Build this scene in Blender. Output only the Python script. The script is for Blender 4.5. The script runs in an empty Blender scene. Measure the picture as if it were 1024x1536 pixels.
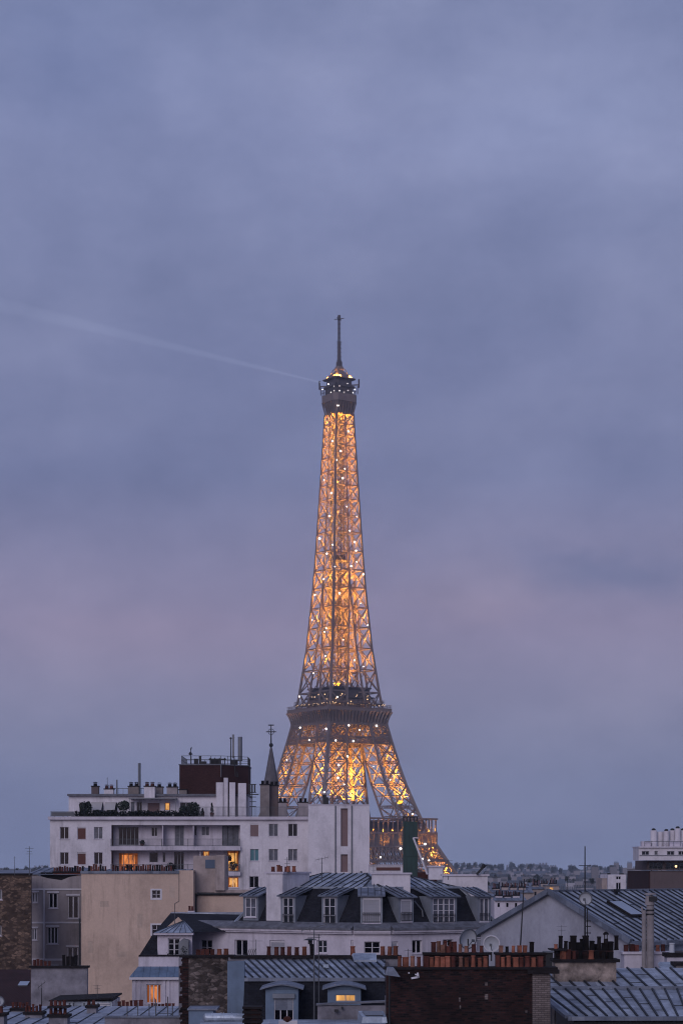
import bpy, bmesh, math, random
from mathutils import Matrix, Vector
random.seed(7)
R = math.radians
S = bpy.context.scene
C = S.collection
CZ = 41.0                      # eye height above the ground by the tower
FP = 3000.0                    # focal length in photo pixels (photo is 1024 wide)

# ------------------------------------------------------------------ camera
cam = bpy.data.objects.new('camera', bpy.data.cameras.new('camera'))
C.objects.link(cam); S.camera = cam
cam.location = (0, 0, CZ); cam.rotation_euler = (R(90), 0, 0)
cam.data.sensor_fit = 'HORIZONTAL'; cam.data.sensor_width = 36
cam.data.lens = 36 * FP / 1024; cam.data.shift_y = 532 / 1024
cam.data.clip_start = 1; cam.data.clip_end = 20000

# ------------------------------------------------------------------ sky, sun
SUN_EL, SUN_AZ = R(24), R(200)      # soft afterglow behind the viewer
w = bpy.data.worlds.new('World'); S.world = w; w.use_nodes = True
nt = w.node_tree; N = nt.nodes; Lk = nt.links; N.clear()
out = N.new('ShaderNodeOutputWorld'); bg = N.new('ShaderNodeBackground')
sky = N.new('ShaderNodeTexSky'); sky.sky_type = 'NISHITA'; sky.sun_disc = False
sky.sun_elevation = R(3); sky.sun_rotation = SUN_AZ
tc = N.new('ShaderNodeTexCoord')
def wn(t, **k):
    n = N.new(t)
    for a, b in k.items(): setattr(n, a, b)
    return n
def noise(scale, detail, rough, sx, sy, sz, off=(0, 0, 0), rot=0):
    mp = wn('ShaderNodeMapping'); mp.inputs['Scale'].default_value = (sx, sy, sz); mp.inputs['Location'].default_value = off
    mp.inputs['Rotation'].default_value = (0, R(rot), 0)
    n = wn('ShaderNodeTexNoise'); n.inputs['Scale'].default_value = scale
    n.inputs['Detail'].default_value = detail; n.inputs['Roughness'].default_value = rough
    Lk.new(tc.outputs['Generated'], mp.inputs[0]); Lk.new(mp.outputs[0], n.inputs['Vector']); return n
def ramp(src, stops):
    r = wn('ShaderNodeValToRGB'); e = r.color_ramp.elements
    while len(e) < len(stops): e.new(.5)
    for i, (p, c) in enumerate(stops): e[i].position = p; e[i].color = (*c, 1)
    Lk.new(src, r.inputs[0]); return r
def mixc(f, a, b, mode='MIX'):
    m = wn('ShaderNodeMix', data_type='RGBA', blend_type=mode)
    for s, x in ((0, f), (6, a), (7, b)):
        if isinstance(x, (int, float)): m.inputs[s].default_value = x
        elif isinstance(x, tuple): m.inputs[s].default_value = (*x, 1)
        else: Lk.new(x, m.inputs[s])
    return m.outputs[2]
sep = wn('ShaderNodeSeparateXYZ'); Lk.new(tc.outputs['Generated'], sep.inputs[0])
# cloud deck: colour by height above the horizon, broken by broad soft folds
deck = ramp(sep.outputs['Z'], [(0.0, (.20, .25, .43)), (.04, (.205, .245, .425)), (.075, (.232, .240, .405)), (.12, (.275, .242, .402)),
                               (.19, (.172, .195, .372)), (.27, (.192, .220, .400)), (.345, (.245, .278, .485)), (.42, (.205, .240, .425))])
n1 = noise(6.0, 7, .58, 1.0, 1.0, 1.8, (2.3, 1.1, 4.2), 8)
n2 = noise(19, 7, .62, 1.0, 1.0, 1.5, (7.3, .1, 1.9), -14)
c1 = ramp(n1.outputs[0], [(.34, (.87, .89, .92)), (.5, (1.02, 1.02, 1.02)), (.66, (1.20, 1.17, 1.12))])
c2 = ramp(n2.outputs[0], [(.32, (.93, .935, .95)), (.68, (1.09, 1.08, 1.065))])
cc = mixc(1.0, deck.outputs[0], c1.outputs[0], 'MULTIPLY'); cc = mixc(1.0, cc, c2.outputs[0], 'MULTIPLY')
# single clouds in the deck, each at its own bearing and height
def mth(op, a, b=None):
    m = wn('ShaderNodeMath', operation=op)
    for i, x in enumerate((a, b)):
        if x is None: continue
        if isinstance(x, (int, float)): m.inputs[i].default_value = x
        else: Lk.new(x, m.inputs[i])
    return m.outputs[0]
nd = noise(11, 6, .6, 1, 1, 1.6, (3.1, 5.2, .4)); nds = wn('ShaderNodeSeparateColor'); Lk.new(nd.outputs[1], nds.inputs[0])
bx = mth('ADD', mth('DIVIDE', sep.outputs['X'], sep.outputs['Y']), mth('MULTIPLY', mth('SUBTRACT', nds.outputs[0], .5), .10))
bz = mth('ADD', mth('DIVIDE', sep.outputs['Z'], sep.outputs['Y']), mth('MULTIPLY', mth('SUBTRACT', nds.outputs[1], .5), .05))
def cloud(cx, cz, rx, rz, col):
    global cc
    dx = mth('DIVIDE', mth('SUBTRACT', bx, cx), rx); dz = mth('DIVIDE', mth('SUBTRACT', bz, cz), rz)
    d = mth('SQRT', mth('ADD', mth('MULTIPLY', dx, dx), mth('MULTIPLY', dz, dz)))
    mr = wn('ShaderNodeMapRange', interpolation_type='SMOOTHSTEP'); Lk.new(d, mr.inputs[0])
    mr.inputs[1].default_value = 0; mr.inputs[2].default_value = 1; mr.inputs[3].default_value = 1; mr.inputs[4].default_value = 0
    cc = mixc(1.0, cc, mixc(mr.outputs[0], (1, 1, 1), col), 'MULTIPLY')
cloud(.10, .375, .11, .055, (1.13, 1.13, 1.10))
cloud(.16, .36, .06, .08, (1.10, 1.09, 1.06))
cloud(-.13, .41, .10, .06, (.86, .90, .95))
cloud(.14, .150, .09, .020, (.72, .82, .90))
cloud(.07, .136, .06, .022, (1.10, 1.05, 1.0))
cloud(-.12, .22, .10, .04, (.97, .98, .99))
cloud(.0, .255, .2, .04, (.97, .98, 1.0))
cloud(-.08, .11, .12, .03, (1.06, 1.02, 1.0))
cloud(.15, .27, .05, .05, (1.10, 1.08, 1.06))
nis = mixc(1.0, sky.outputs[0], (.09, .09, .09), 'MULTIPLY')
fin = mixc(.88, nis, cc)
Lk.new(fin, bg.inputs[0]); bg.inputs[1].default_value = 1.0; Lk.new(bg.outputs[0], out.inputs[0])
sl = bpy.data.lights.new('sun', 'SUN'); so = bpy.data.objects.new('sun', sl); C.objects.link(so)
sl.energy = 1.05; sl.angle = R(35); sl.color = (.98, .90, 1.0)
so.rotation_euler = Vector((math.sin(SUN_AZ) * math.cos(SUN_EL), math.cos(SUN_AZ) * math.cos(SUN_EL), math.sin(SUN_EL))).to_track_quat('Z', 'Y').to_euler()
S.view_settings.view_transform = 'Standard'; S.view_settings.look = 'None'
S.view_settings.exposure = 0; S.view_settings.gamma = 1; S.view_settings.use_curve_mapping = False
S.cycles.use_denoising = True; S.cycles.filter_width = 1.15
S.cycles.max_bounces = 6; S.cycles.diffuse_bounces = 3; S.cycles.glossy_bounces = 2; S.cycles.volume_bounces = 1
S.cycles.use_light_tree = True; S.cycles.sample_clamp_indirect = 4

# ------------------------------------------------------------------ materials
def material(name, col, rough=.8, metal=0, var=.25, vscale=.6, streak=0, bump=.0, bscale=20, kind=None, rnd=0, col2=None, emit=None, est=1.0, **kw):
    m = bpy.data.materials.new(name); m.use_nodes = True
    n = m.node_tree.nodes; l = m.node_tree.links; b = n['Principled BSDF']
    b.inputs['Roughness'].default_value = rough; b.inputs['Specular IOR Level'].default_value = .2 if rough >= .8 else .5; b.inputs['Metallic'].default_value = metal
    geo = n.new('ShaderNodeNewGeometry')
    def noi(vec, sc, det=5, ro=.6, scale=(1, 1, 1)):
        mp = n.new('ShaderNodeMapping'); mp.inputs['Scale'].default_value = scale
        l.new(vec, mp.inputs[0]); q = n.new('ShaderNodeTexNoise'); q.inputs['Scale'].default_value = sc
        q.inputs['Detail'].default_value = det; q.inputs['Roughness'].default_value = ro
        l.new(mp.outputs[0], q.inputs['Vector']); return q.outputs[0]
    def mr(x, a, b_, c, d):
        q = n.new('ShaderNodeMapRange'); q.inputs[1].default_value = a; q.inputs[2].default_value = b_
        q.inputs[3].default_value = c; q.inputs[4].default_value = d; l.new(x, q.inputs[0]); return q.outputs[0]
    def mx(f, a, b_, mode='MIX'):
        q = n.new('ShaderNodeMix'); q.data_type = 'RGBA'; q.blend_type = mode
        for s, x in ((0, f), (6, a), (7, b_)):
            if isinstance(x, (int, float)): q.inputs[s].default_value = x
            elif isinstance(x, tuple): q.inputs[s].default_value = (*x, 1)
            else: l.new(x, q.inputs[s])
        return q.outputs[2]
    def mul(c, f):
        q = n.new('ShaderNodeVectorMath'); q.operation = 'SCALE'; l.new(c, q.inputs[0]) if not isinstance(c, tuple) else setattr(q.inputs[0], 'default_value', c)
        l.new(f, q.inputs['Scale']); return q.outputs[0]
    P = geo.outputs['Position']
    c = col; h = None
    uv = n.new('ShaderNodeTexCoord').outputs['UV']
    if kind in ('brick', 'slate', 'tiles'):
        bt = n.new('ShaderNodeTexBrick')
        bt.inputs['Color1'].default_value = (*col, 1); bt.inputs['Color2'].default_value = (*(col2 or tuple(x * .6 for x in col)), 1)
        bt.inputs['Mortar'].default_value = (*kw.get('mortar', tuple(x * .5 for x in col)), 1)
        bw, bh = kw.get('size', (.22, .075))
        bt.inputs['Scale'].default_value = 1; bt.inputs['Brick Width'].default_value = bw; bt.inputs['Row Height'].default_value = bh
        bt.inputs['Mortar Size'].default_value = kw.get('ms', .008); bt.inputs['Mortar Smooth'].default_value = .3
        bt.inputs['Bias'].default_value = kw.get('bias', 0)
        l.new(uv, bt.inputs['Vector']); c = bt.outputs[0]; h = bt.outputs[1]
    if kind == 'rubble':
        vo = n.new('ShaderNodeTexVoronoi'); vo.inputs['Scale'].default_value = kw.get('size', 3.5)
        wv = n.new('ShaderNodeMapping'); wv.inputs['Scale'].default_value = (.75, 1.25, 1); l.new(uv, wv.inputs[0])
        dn = n.new('ShaderNodeTexNoise'); dn.inputs['Scale'].default_value = 2.2; l.new(wv.outputs[0], dn.inputs['Vector'])
        ad = n.new('ShaderNodeMixRGB'); ad.inputs[0].default_value = .12; l.new(wv.outputs[0], ad.inputs[1]); l.new(dn.outputs[1], ad.inputs[2])
        l.new(ad.outputs[0], vo.inputs['Vector'])
        sc = n.new('ShaderNodeSeparateColor'); l.new(vo.outputs['Color'], sc.inputs[0])
        f = mr(sc.outputs[0], .35, 1, 0, 1)
        c = mx(f, col, col2 or tuple(x * 2 for x in col))
        ed = n.new('ShaderNodeTexVoronoi'); ed.feature = 'DISTANCE_TO_EDGE'; ed.inputs['Scale'].default_value = kw.get('size', 3.5)
        l.new(ad.outputs[0], ed.inputs['Vector'])
        e = mr(ed.outputs[0], 0, .09, 0, 1); c = mx(e, kw.get('mortar', col), c); h = e
    if kind == 'zinc':
        # sheets laid in strips, each a touch different, with dull oxide clouds
        bt = n.new('ShaderNodeTexBrick'); bt.inputs['Scale'].default_value = 1
        bt.inputs['Color1'].default_value = (1.25, 1.25, 1.22, 1); bt.inputs['Color2'].default_value = (.72, .74, .77, 1); bt.inputs['Mortar'].default_value = (.6, .6, .62, 1)
        bt.inputs['Brick Width'].default_value = .5; bt.inputs['Row Height'].default_value = 2.1; bt.inputs['Mortar Size'].default_value = .006
        l.new(uv, bt.inputs['Vector']); c = mx(1.0, col, bt.outputs[0], 'MULTIPLY')
        ox = noi(P, 1.6, 7, .72); c = mul(c, mr(ox, .40, .70, 1.16, .62)); ox2 = noi(P, 9, 5, .7); c = mul(c, mr(ox2, .3, .7, 1.1, .88))
        l.new(mr(ox, .3, .7, rough - .12, rough + .2), b.inputs['Roughness']); h = noi(P, 2.6, 3)
    v = noi(P, vscale); f = mr(v, .3, .7, 1 - var, 1 + var * .7)
    c = mul(c, f)
    if streak:
        s_ = noi(P, 1.0, 7, .72, (1.7, 1.7, .13)); s4 = noi(P, .22, 3, .5)
        q = n.new('ShaderNodeMath'); q.operation = 'MULTIPLY'; l.new(mr(s_, .50, .78, 0, 1), q.inputs[0]); l.new(mr(s4, .42, .62, 0, 1), q.inputs[1])
        c = mul(c, mr(q.outputs[0], 0, 1, 1.0, max(.1, 1 - streak * 1.9)))
        s3 = noi(P, .55, 8, .7, (1, 1, .7)); c = mul(c, mr(s3, .48, .75, 1.0, 1 - streak))
        s5 = noi(P, 4.5, 5, .7); c = mul(c, mr(s5, .3, .75, 1.05, 1 - streak * .35))
    if rnd:
        oi = n.new('ShaderNodeObjectInfo'); c = mul(c, mr(oi.outputs['Random'], 0, 1, 1 - rnd, 1 + rnd * .6))
    if isinstance(c, tuple): b.inputs['Base Color'].default_value = (*c, 1)
    else: l.new(c, b.inputs['Base Color'])
    if bump or h is not None:
        bp = n.new('ShaderNodeBump'); bp.inputs['Strength'].default_value = kw.get('bs', .5); bp.inputs['Distance'].default_value = bump or .02
        if h is not None: l.new(h, bp.inputs['Height'])
        else: l.new(noi(P, bscale, 4), bp.inputs['Height'])
        l.new(bp.outputs[0], b.inputs['Normal'])
    if emit:
        ev = mr(noi(P, kw.get('escale', 1.7), 3, .6, (1, 1, .35)), .3, .7, kw.get('elo', .15), 1.5)
        l.new(mul(emit, ev), b.inputs['Emission Color']); b.inputs['Emission Strength'].default_value = est
    return m
M = {}
M['white'] = material('white_render', (.66, .625, .665), .9, var=.10, vscale=.25, streak=.30, bump=.01, bscale=8)
M['white2'] = material('white_stone', (.57, .53, .59), .85, var=.14, vscale=.5, streak=.28, bump=.01, bscale=8)
M['cream'] = material('cream_render', (.57, .43, .345), .9, var=.12, vscale=.22, streak=.30, bump=.01, bscale=8)
M['creampatch'] = material('cream_repair', (.52, .405, .33), .9, var=.15, vscale=.8, streak=.3)
M['cream2'] = material('dull_cream_render', (.40, .33, .31), .9, var=.2, vscale=.5, streak=.4, bump=.01)
M['grey'] = material('grey_render', (.34, .30, .305), .9, var=.15, vscale=.7, streak=.25, bump=.01)
M['gable'] = material('gable_render', (.36, .365, .42), .9, var=.14, vscale=.35, streak=.32, bump=.01)
M['rough'] = material('stained_render', (.24, .23, .26), .95, var=.45, vscale=1.1, streak=.45, bump=.03, bscale=5)
M['soot'] = material('sooty_render', (.36, .29, .25), .95, var=.95, vscale=1.1, streak=1.0, bump=.03, bscale=5)
M['stone'] = material('stone', (.22, .19, .18), .9, var=.25, vscale=1, streak=.3, bump=.02)
M['spirestone'] = material('spire_stone', (.13, .12, .13), .9, var=.25, vscale=.6, streak=.3)
M['rubble'] = material('rubble_stone', (.065, .045, .036), .95, kind='rubble', col2=(.22, .15, .11), mortar=(.07, .05, .042), var=.45, vscale=.8, bump=.06, size=5.0)
M['rubble2'] = material('rubble_party_wall', (.060, .048, .043), .95, kind='rubble', col2=(.21, .17, .155), mortar=(.08, .066, .062), var=.75, vscale=1.0, bump=.06, size=7.0)
M['brick'] = material('dark_brick', (.046, .018, .016), .9, kind='brick', col2=(.006, .004, .005), mortar=(.020, .016, .016), var=.5, vscale=.8, bump=.02, ms=.010)
M['brickred'] = material('red_brown_brick', (.058, .023, .020), .9, kind='brick', col2=(.036, .013, .012), mortar=(.03, .018, .018), var=.2, vscale=.5, bump=.01)
M['brickpale'] = material('pale_brick', (.20, .165, .155), .9, kind='brick', col2=(.13, .105, .10), mortar=(.06, .05, .05), var=.3, vscale=1, bump=.02)
M['slate'] = material('slate', (.019, .020, .027), .82, kind='slate', col2=(.010, .010, .015), mortar=(.005, .005, .007), size=(.24, .13), ms=.006, var=.35, vscale=.6, bump=.012)
M['tiles'] = material('red_tiles', (.045, .014, .014), .85, kind='tiles', col2=(.045, .020, .02), mortar=(.015, .008, .008), size=(.2, .24), ms=.02, var=.4, vscale=.8, bump=.03)
M['zinc'] = material('zinc', (.31, .345, .41), .48, metal=.25, kind='zinc', var=.35, vscale=.9)
M['zinclight'] = material('new_zinc', (.34, .39, .46), .42, metal=.3, kind='zinc', var=.25, vscale=.9)
M['zincdark'] = material('old_zinc', (.16, .18, .23), .55, metal=.2, kind='zinc', var=.4, vscale=.8)
M['zincwall'] = material('zinc_cheek', (.20, .22, .26), .6, metal=.1, var=.2, vscale=1, streak=.25)
M['bluezinc'] = material('blue_zinc_sheet', (.13, .19, .28), .55, metal=.1, var=.2, vscale=.9, streak=.25)
M['seam'] = material('zinc_seam_shaded', (.014, .017, .025), .6, metal=.2, var=.2)  # near-black: the shadow beside each seam is put into its colour
M['lead'] = material('lead_flashing', (.13, .135, .16), .7, var=.45, vscale=2.5, streak=.3, bump=.01)
M['coping'] = material('dark_coping', (.016, .013, .014), .9, var=.4, vscale=2, bump=.02)
M['black'] = material('black_metal', (.006, .006, .008), .6, var=.2)
M['metal'] = material('grey_metal', (.16, .17, .19), .5, metal=.5, var=.2)
M['rail'] = material('grey_rail', (.075, .08, .09), .6, var=.2)
M['terra'] = material('terracotta', (.27, .098, .062), .85, var=.5, vscale=3, rnd=.6, bump=.01, streak=.5)
M['terrapale'] = material('weathered_terracotta', (.30, .15, .11), .9, var=.5, vscale=3, rnd=.4, streak=.5)
M['terradark'] = material('dark_terracotta', (.11, .036, .028), .88, var=.4, vscale=3, rnd=.5, streak=.4)
M['terrablack'] = material('sooty_pot', (.008, .006, .006), .9, var=.5, vscale=3, rnd=.5)
M['frame'] = material('white_paint', (.58, .56, .60), .6, var=.08)
M['framedim'] = material('grey_paint', (.33, .33, .36), .6, var=.1)
M['shutter'] = material('roller_shutter', (.34, .34, .38), .6, kind='brick', col2=(.31, .31, .35), mortar=(.2, .2, .23), size=(9, .055), ms=.006, var=.08)
M['redshutter'] = material('red_brown_shutter', (.13, .042, .032), .7, kind='brick', col2=(.115, .036, .028), mortar=(.05, .02, .015), size=(9, .05), ms=.008, var=.15)
M['pinkshutter'] = material('pinkish_shutter', (.22, .14, .14), .7, kind='brick', col2=(.2, .13, .13), mortar=(.12, .08, .08), size=(9, .05), ms=.006, var=.1)
M['glass'] = material('dark_glass', (.003, .003, .005), .08, var=.4, vscale=1.5)
M['curtain'] = material('curtained_glass', (.09, .095, .12), .3, var=.5, vscale=2.6)
M['teal'] = material('teal_blind', (.045, .16, .19), .4, var=.2)
M['skylight'] = material('skylight_glass', (.45, .48, .52), .15, metal=.85, var=.05)
M['lit'] = material('lit_room_orange', (.1, .05, .02), .5, emit=(1.0, .29, .06), est=.72, escale=2.2, elo=.05)
M['lityellow'] = material('lit_room_yellow', (.1, .07, .03), .5, emit=(1.0, .48, .13), est=.78, escale=2.5, elo=.2)
M['drape'] = material('glowing_curtain_cloth', (.10, .04, .02), .9, var=.3, vscale=3, emit=(.55, .13, .02), est=.35)  # cloth glows by itself, room light coming through it put in as emission
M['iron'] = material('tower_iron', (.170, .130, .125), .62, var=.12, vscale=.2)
M['irondark'] = material('tower_iron_shadow', (.07, .06, .072), .65, var=.15, vscale=.2)  # darker copy of the tower iron, with shade put into the colour
M['leaf'] = material('leaves', (.018, .028, .018), .7, var=.5, vscale=.8)
M['leafdark'] = material('dark_leaves', (.008, .012, .009), .8, var=.5, vscale=.9)
M['bark'] = material('bark', (.05, .04, .035), .9)
M['green'] = material('dark_green_cladding', (.005, .038, .034), .6, kind='brick', col2=(.004, .03, .027), mortar=(.002, .012, .011), size=(.4, 6), ms=.02, var=.25, vscale=.8)
M['ground'] = material('ground', (.07, .07, .07), .95, var=.4, vscale=.01)
M['hill'] = material('wooded_hill', (.045, .055, .045), .95, var=.5, vscale=.01)
M['farwall'] = material('far_pale_wall', (.29, .28, .31), .9, var=.1, rnd=.4, vscale=.1)
M['farroof'] = material('far_zinc_roof', (.09, .105, .13), .6, var=.2, rnd=.35, vscale=.1)
M['farwin'] = material('far_window', (.03, .03, .04), .4, var=.3)
M['farlit'] = material('far_lit_window', (.1, .08, .05), .5, emit=(1.0, .72, .40), est=1.6, elo=.6)
M['brown'] = material('brown_render', (.125, .095, .095), .9, var=.12, vscale=.5, streak=.2)
M['pipe'] = material('fibre_cement_pipe', (.27, .245, .25), .85, var=.25, vscale=1.5, streak=.3)
M['dish'] = material('dish_paint', (.40, .42, .46), .5, var=.1)
M['bluesheet'] = material('blue_panel', (.055, .085, .14), .6, var=.2)
M['awning'] = material('awning_cloth', (.42, .40, .40), .9, var=.1)
def emitmat(name, col, st):
    m = bpy.data.materials.new(name); m.use_nodes = True; n = m.node_tree.nodes; b = n['Principled BSDF']
    b.inputs['Base Color'].default_value = (.02, .02, .02, 1)
    b.inputs['Emission Color'].default_value = (*col, 1); b.inputs['Emission Strength'].default_value = st; return m
M['flash'] = emitmat('white_flash_bulb', (1, .90, .85), 6)
M['sodium'] = emitmat('sodium_lamp', (1, .50, .03), 3.5)
M['warmbulb'] = emitmat('warm_bulb', (1, .62, .30), 2.5)

# ------------------------------------------------------------------ mesh helpers
class MB:
    def __init__(s, m=None): s.v = []; s.f = []; s.m = m
    def add(s, vs, fs):
        o = len(s.v)
        s.v += [(s.m @ Vector(p)) if s.m else Vector(p) for p in vs]
        s.f += [tuple(i + o for i in f) for f in fs]; return s
    def hexa(s, p): return s.add(p, [(0, 3, 2, 1), (4, 5, 6, 7), (0, 1, 5, 4), (1, 2, 6, 5), (2, 3, 7, 6), (3, 0, 4, 7)])
    def box(s, x0, x1, y0, y1, z0, z1):
        if x0 > x1: x0, x1 = x1, x0
        if y0 > y1: y0, y1 = y1, y0
        if z0 > z1: z0, z1 = z1, z0
        return s.hexa([(x0, y0, z0), (x1, y0, z0), (x1, y1, z0), (x0, y1, z0), (x0, y0, z1), (x1, y0, z1), (x1, y1, z1), (x0, y1, z1)])
    def frustum(s, p0, p1):         # two equal-length rings, capped
        n = len(p0); o = [(i, (i + 1) % n, n + (i + 1) % n, n + i) for i in range(n)]
        return s.add(list(p0) + list(p1), o + [tuple(range(n - 1, -1, -1)), tuple(range(n, 2 * n))])
    def prism(s, pts, y0, y1): return s.frustum([(a, y0, b) for a, b in pts], [(a, y1, b) for a, b in pts])
    def prismz(s, pts, z0, z1): return s.frustum([(a, b, z0) for a, b in pts], [(a, b, z1) for a, b in pts])
    def prismx(s, pts, x0, x1): return s.frustum([(x0, a, b) for a, b in pts], [(x1, a, b) for a, b in pts])
    def bar(s, p, q, w, d=None):
        p = Vector(p); q = Vector(q); a = q - p
        if a.length < 1e-6: return s
        a.normalize(); up = Vector((0, 0, 1)) if abs(a.z) < .95 else Vector((0, 1, 0))
        x = a.cross(up).normalized() * w / 2; y = x.cross(a).normalized() * (d or w) / 2
        return s.hexa([p - x - y, p + x - y, p + x + y, p - x + y, q - x - y, q + x - y, q + x + y, q - x + y])
    def cone(s, p, q, r0, r1, n=10):
        p = Vector(p); q = Vector(q); a = (q - p).normalized(); up = Vector((0, 0, 1)) if abs(a.z) < .95 else Vector((0, 1, 0))
        x = a.cross(up).normalized(); y = x.cross(a)
        c = [x * math.cos(6.28318 * i / n) + y * math.sin(6.28318 * i / n) for i in range(n)]
        return s.frustum([p + k * r0 for k in c], [q + k * r1 for k in c])
    def tube(s, pts, r, n=6):
        for a, b in zip(pts, pts[1:]): s.cone(a, b, r, r, n)
        return s
    def ball(s, c, r, n=8, m=5, sz=1):
        c = Vector(c); vs = [c + Vector((0, 0, r * sz))]; fs = []
        for j in range(1, m):
            t = math.pi * j / m
            for i in range(n):
                p = 2 * math.pi * i / n; vs.append(c + Vector((r * math.sin(t) * math.cos(p), r * math.sin(t) * math.sin(p), r * sz * math.cos(t))))
        vs.append(c - Vector((0, 0, r * sz)))
        for i in range(n): fs.append((0, 1 + i, 1 + (i + 1) % n))
        for j in range(m - 2):
            for i in range(n): a = 1 + j * n + i; b_ = 1 + j * n + (i + 1) % n; fs.append((a, a + n, b_ + n, b_))
        l_ = len(vs) - 1; o = 1 + (m - 2) * n
        for i in range(n): fs.append((l_, o + (i + 1) % n, o + i))
        return s.add(vs, fs)
    def leaves(s, c, rad, n, size, rng, shell=.45):
        c = Vector(c)
        for _ in range(n):
            while True:
                d = Vector([rng.uniform(-1, 1) for _ in range(3)])
                if shell < d.length <= 1: break
            p = c + Vector((d.x * rad[0], d.y * rad[1], d.z * rad[2]))
            a = Vector([rng.gauss(0, 1) for _ in range(3)]).normalized(); b = a.cross(Vector([rng.gauss(0, 1) for _ in range(3)])).normalized()
            z = size * rng.uniform(.6, 1.3)
            s.add([p - a * z, p + b * z * .6, p + a * z, p - b * z * .6], [(0, 1, 2, 3)])
        return s
    # sheet roof: pts coplanar, pts[0]->pts[1] is the eave; standing seams run up from it
    def panel(s, pts, t=.05):
        p = [Vector(q) for q in pts]; nrm = (p[1] - p[0]).cross(p[-1] - p[0]).normalized()
        if nrm.z < 0: nrm = -nrm
        return s.frustum([q - nrm * t for q in p], p)
    def seams(s, pts, sp=.6, w=.035, h=.055, off=0.0, shear=0.0):
        p = [Vector(q) for q in pts]; e = (p[1] - p[0]).normalized(); nrm = e.cross(p[-1] - p[0]).normalized()
        if nrm.z < 0: nrm = -nrm
        up = nrm.cross(e).normalized()
        if up.z < 0: up = -up
        P2 = [((q - p[0]).dot(e), (q - p[0]).dot(up)) for q in p]
        x = min(a for a, b in P2) + sp * .5 + off; xm = max(a for a, b in P2)
        while x < xm:
            ys = []
            for (a, b), (c, d) in zip(P2, P2[1:] + P2[:1]):
                if (a - x) * (c - x) < 0: ys.append(b + (d - b) * (x - a) / (c - a))
            if len(ys) >= 2:
                A = p[0] + e * x + up * min(ys); B = p[0] + e * x + up * max(ys)
                if (B - A).length > .1:
                    o = e * w / 2; n_ = nrm * h
                    s.hexa([A - o, A + o, B + o, B - o, A - o + n_, A + o + n_, B + o + n_, B - o + n_])
                    k = .25 + .5 * ((x * 3.7 + p[0].y * 1.3) % 1)
                    if (B - A).length > 2 and sp < .75: J = A.lerp(B, k); s.bar(J + nrm * .012, J + e * sp * .95 + nrm * .012, .03, .02)
            x += sp * (1 + .16 * math.sin(x * 7.3 + p[0].x))
        return s
def make_mesh(name, mb, mats, off=Vector((0, 0, 0))):
    me = bpy.data.meshes.new(name); me.from_pydata([tuple(v - off) for v in mb.v], [], mb.f)
    bm = bmesh.new(); bm.from_mesh(me)
    if len(bm.faces) < 60000: bmesh.ops.recalc_face_normals(bm, faces=bm.faces)
    uvl = bm.loops.layers.uv.new('uv')
    for f in bm.faces:
        n = f.normal
        t = Vector((0, 0, 1)).cross(n)
        t = Vector((1, 0, 0)) if t.length < .05 else t.normalized()
        b = n.cross(t)
        for l in f.loops: l[uvl].uv = (l.vert.co.dot(t) + off.dot(t), l.vert.co.dot(b) + off.dot(b))
    bm.to_mesh(me); bm.free()
    for m in (mats if isinstance(mats, (list, tuple)) else [mats]): me.materials.append(M[m] if isinstance(m, str) else m)
    return me
class Thing:
    def __init__(s, name, label, cat, loc, group=None, rz=0):
        o = bpy.data.objects.new(name, None); C.objects.link(o); o.location = loc; o.rotation_euler = (0, 0, rz)
        o['label'] = label; o['category'] = cat; o.empty_display_size = .5
        if group: o['group'] = group
        s.o = o; s.L = Vector(loc)
        s.local = False
    def part(s, name, mb, mat, parent=None, label=None):
        me = make_mesh(name, mb, mat, Vector((0, 0, 0)) if s.local else s.L)
        o = bpy.data.objects.new(name, me); C.objects.link(o); o.parent = parent or s.o
        if label: o['label'] = label
        return o
def single(name, mb, mat, label, cat, loc, group=None, kind=None):
    me = make_mesh(name, mb, mat, Vector(loc)); o = bpy.data.objects.new(name, me); C.objects.link(o); o.location = loc
    if label: o['label'] = label
    if cat: o['category'] = cat
    if group: o['group'] = group
    if kind: o['kind'] = kind
    return o
def X(px, Y): return (px - 512) / FP * Y
def Z(py, Y): return CZ + (1300 - py) / FP * Y
class Fr:                                   # a facade frame: origin on the ground line, u to the right, v inward
    def __init__(s, x, y, deg=0):
        s.x, s.y, s.a = x, y, R(deg); s.c, s.s = math.cos(s.a), math.sin(s.a)
        s.m = Matrix.Translation((x, y, 0)) @ Matrix.Rotation(s.a, 4, 'Z')
    def u(s, px, v=0):
        t = (px - 512) / FP; ox = s.x - s.s * v; oy = s.y + s.c * v
        return (t * oy - ox) / (s.c - t * s.s)
    def z(s, py, u=0, v=0): return CZ + (1300 - py) / FP * (s.y + u * s.s + v * s.c)
    def mb(s): return MB(s.m)
    def w(s, u, v, z): return s.m @ Vector((u, v, z))
def wall(mb, u0, u1, z0, z1, v0, v1, holes=()):
    us = sorted({u0, u1, *[min(max(h[i], u0), u1) for h in holes for i in (0, 1)]})
    for a, b in zip(us, us[1:]):
        m = (a + b) / 2; hs = sorted((h[2], h[3]) for h in holes if h[0] < m < h[1]); z = z0
        for c, d in hs:
            if c > z: mb.box(a, b, v0, v1, z, c)
            z = max(z, d)
        if z < z1: mb.box(a, b, v0, v1, z, z1)
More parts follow.
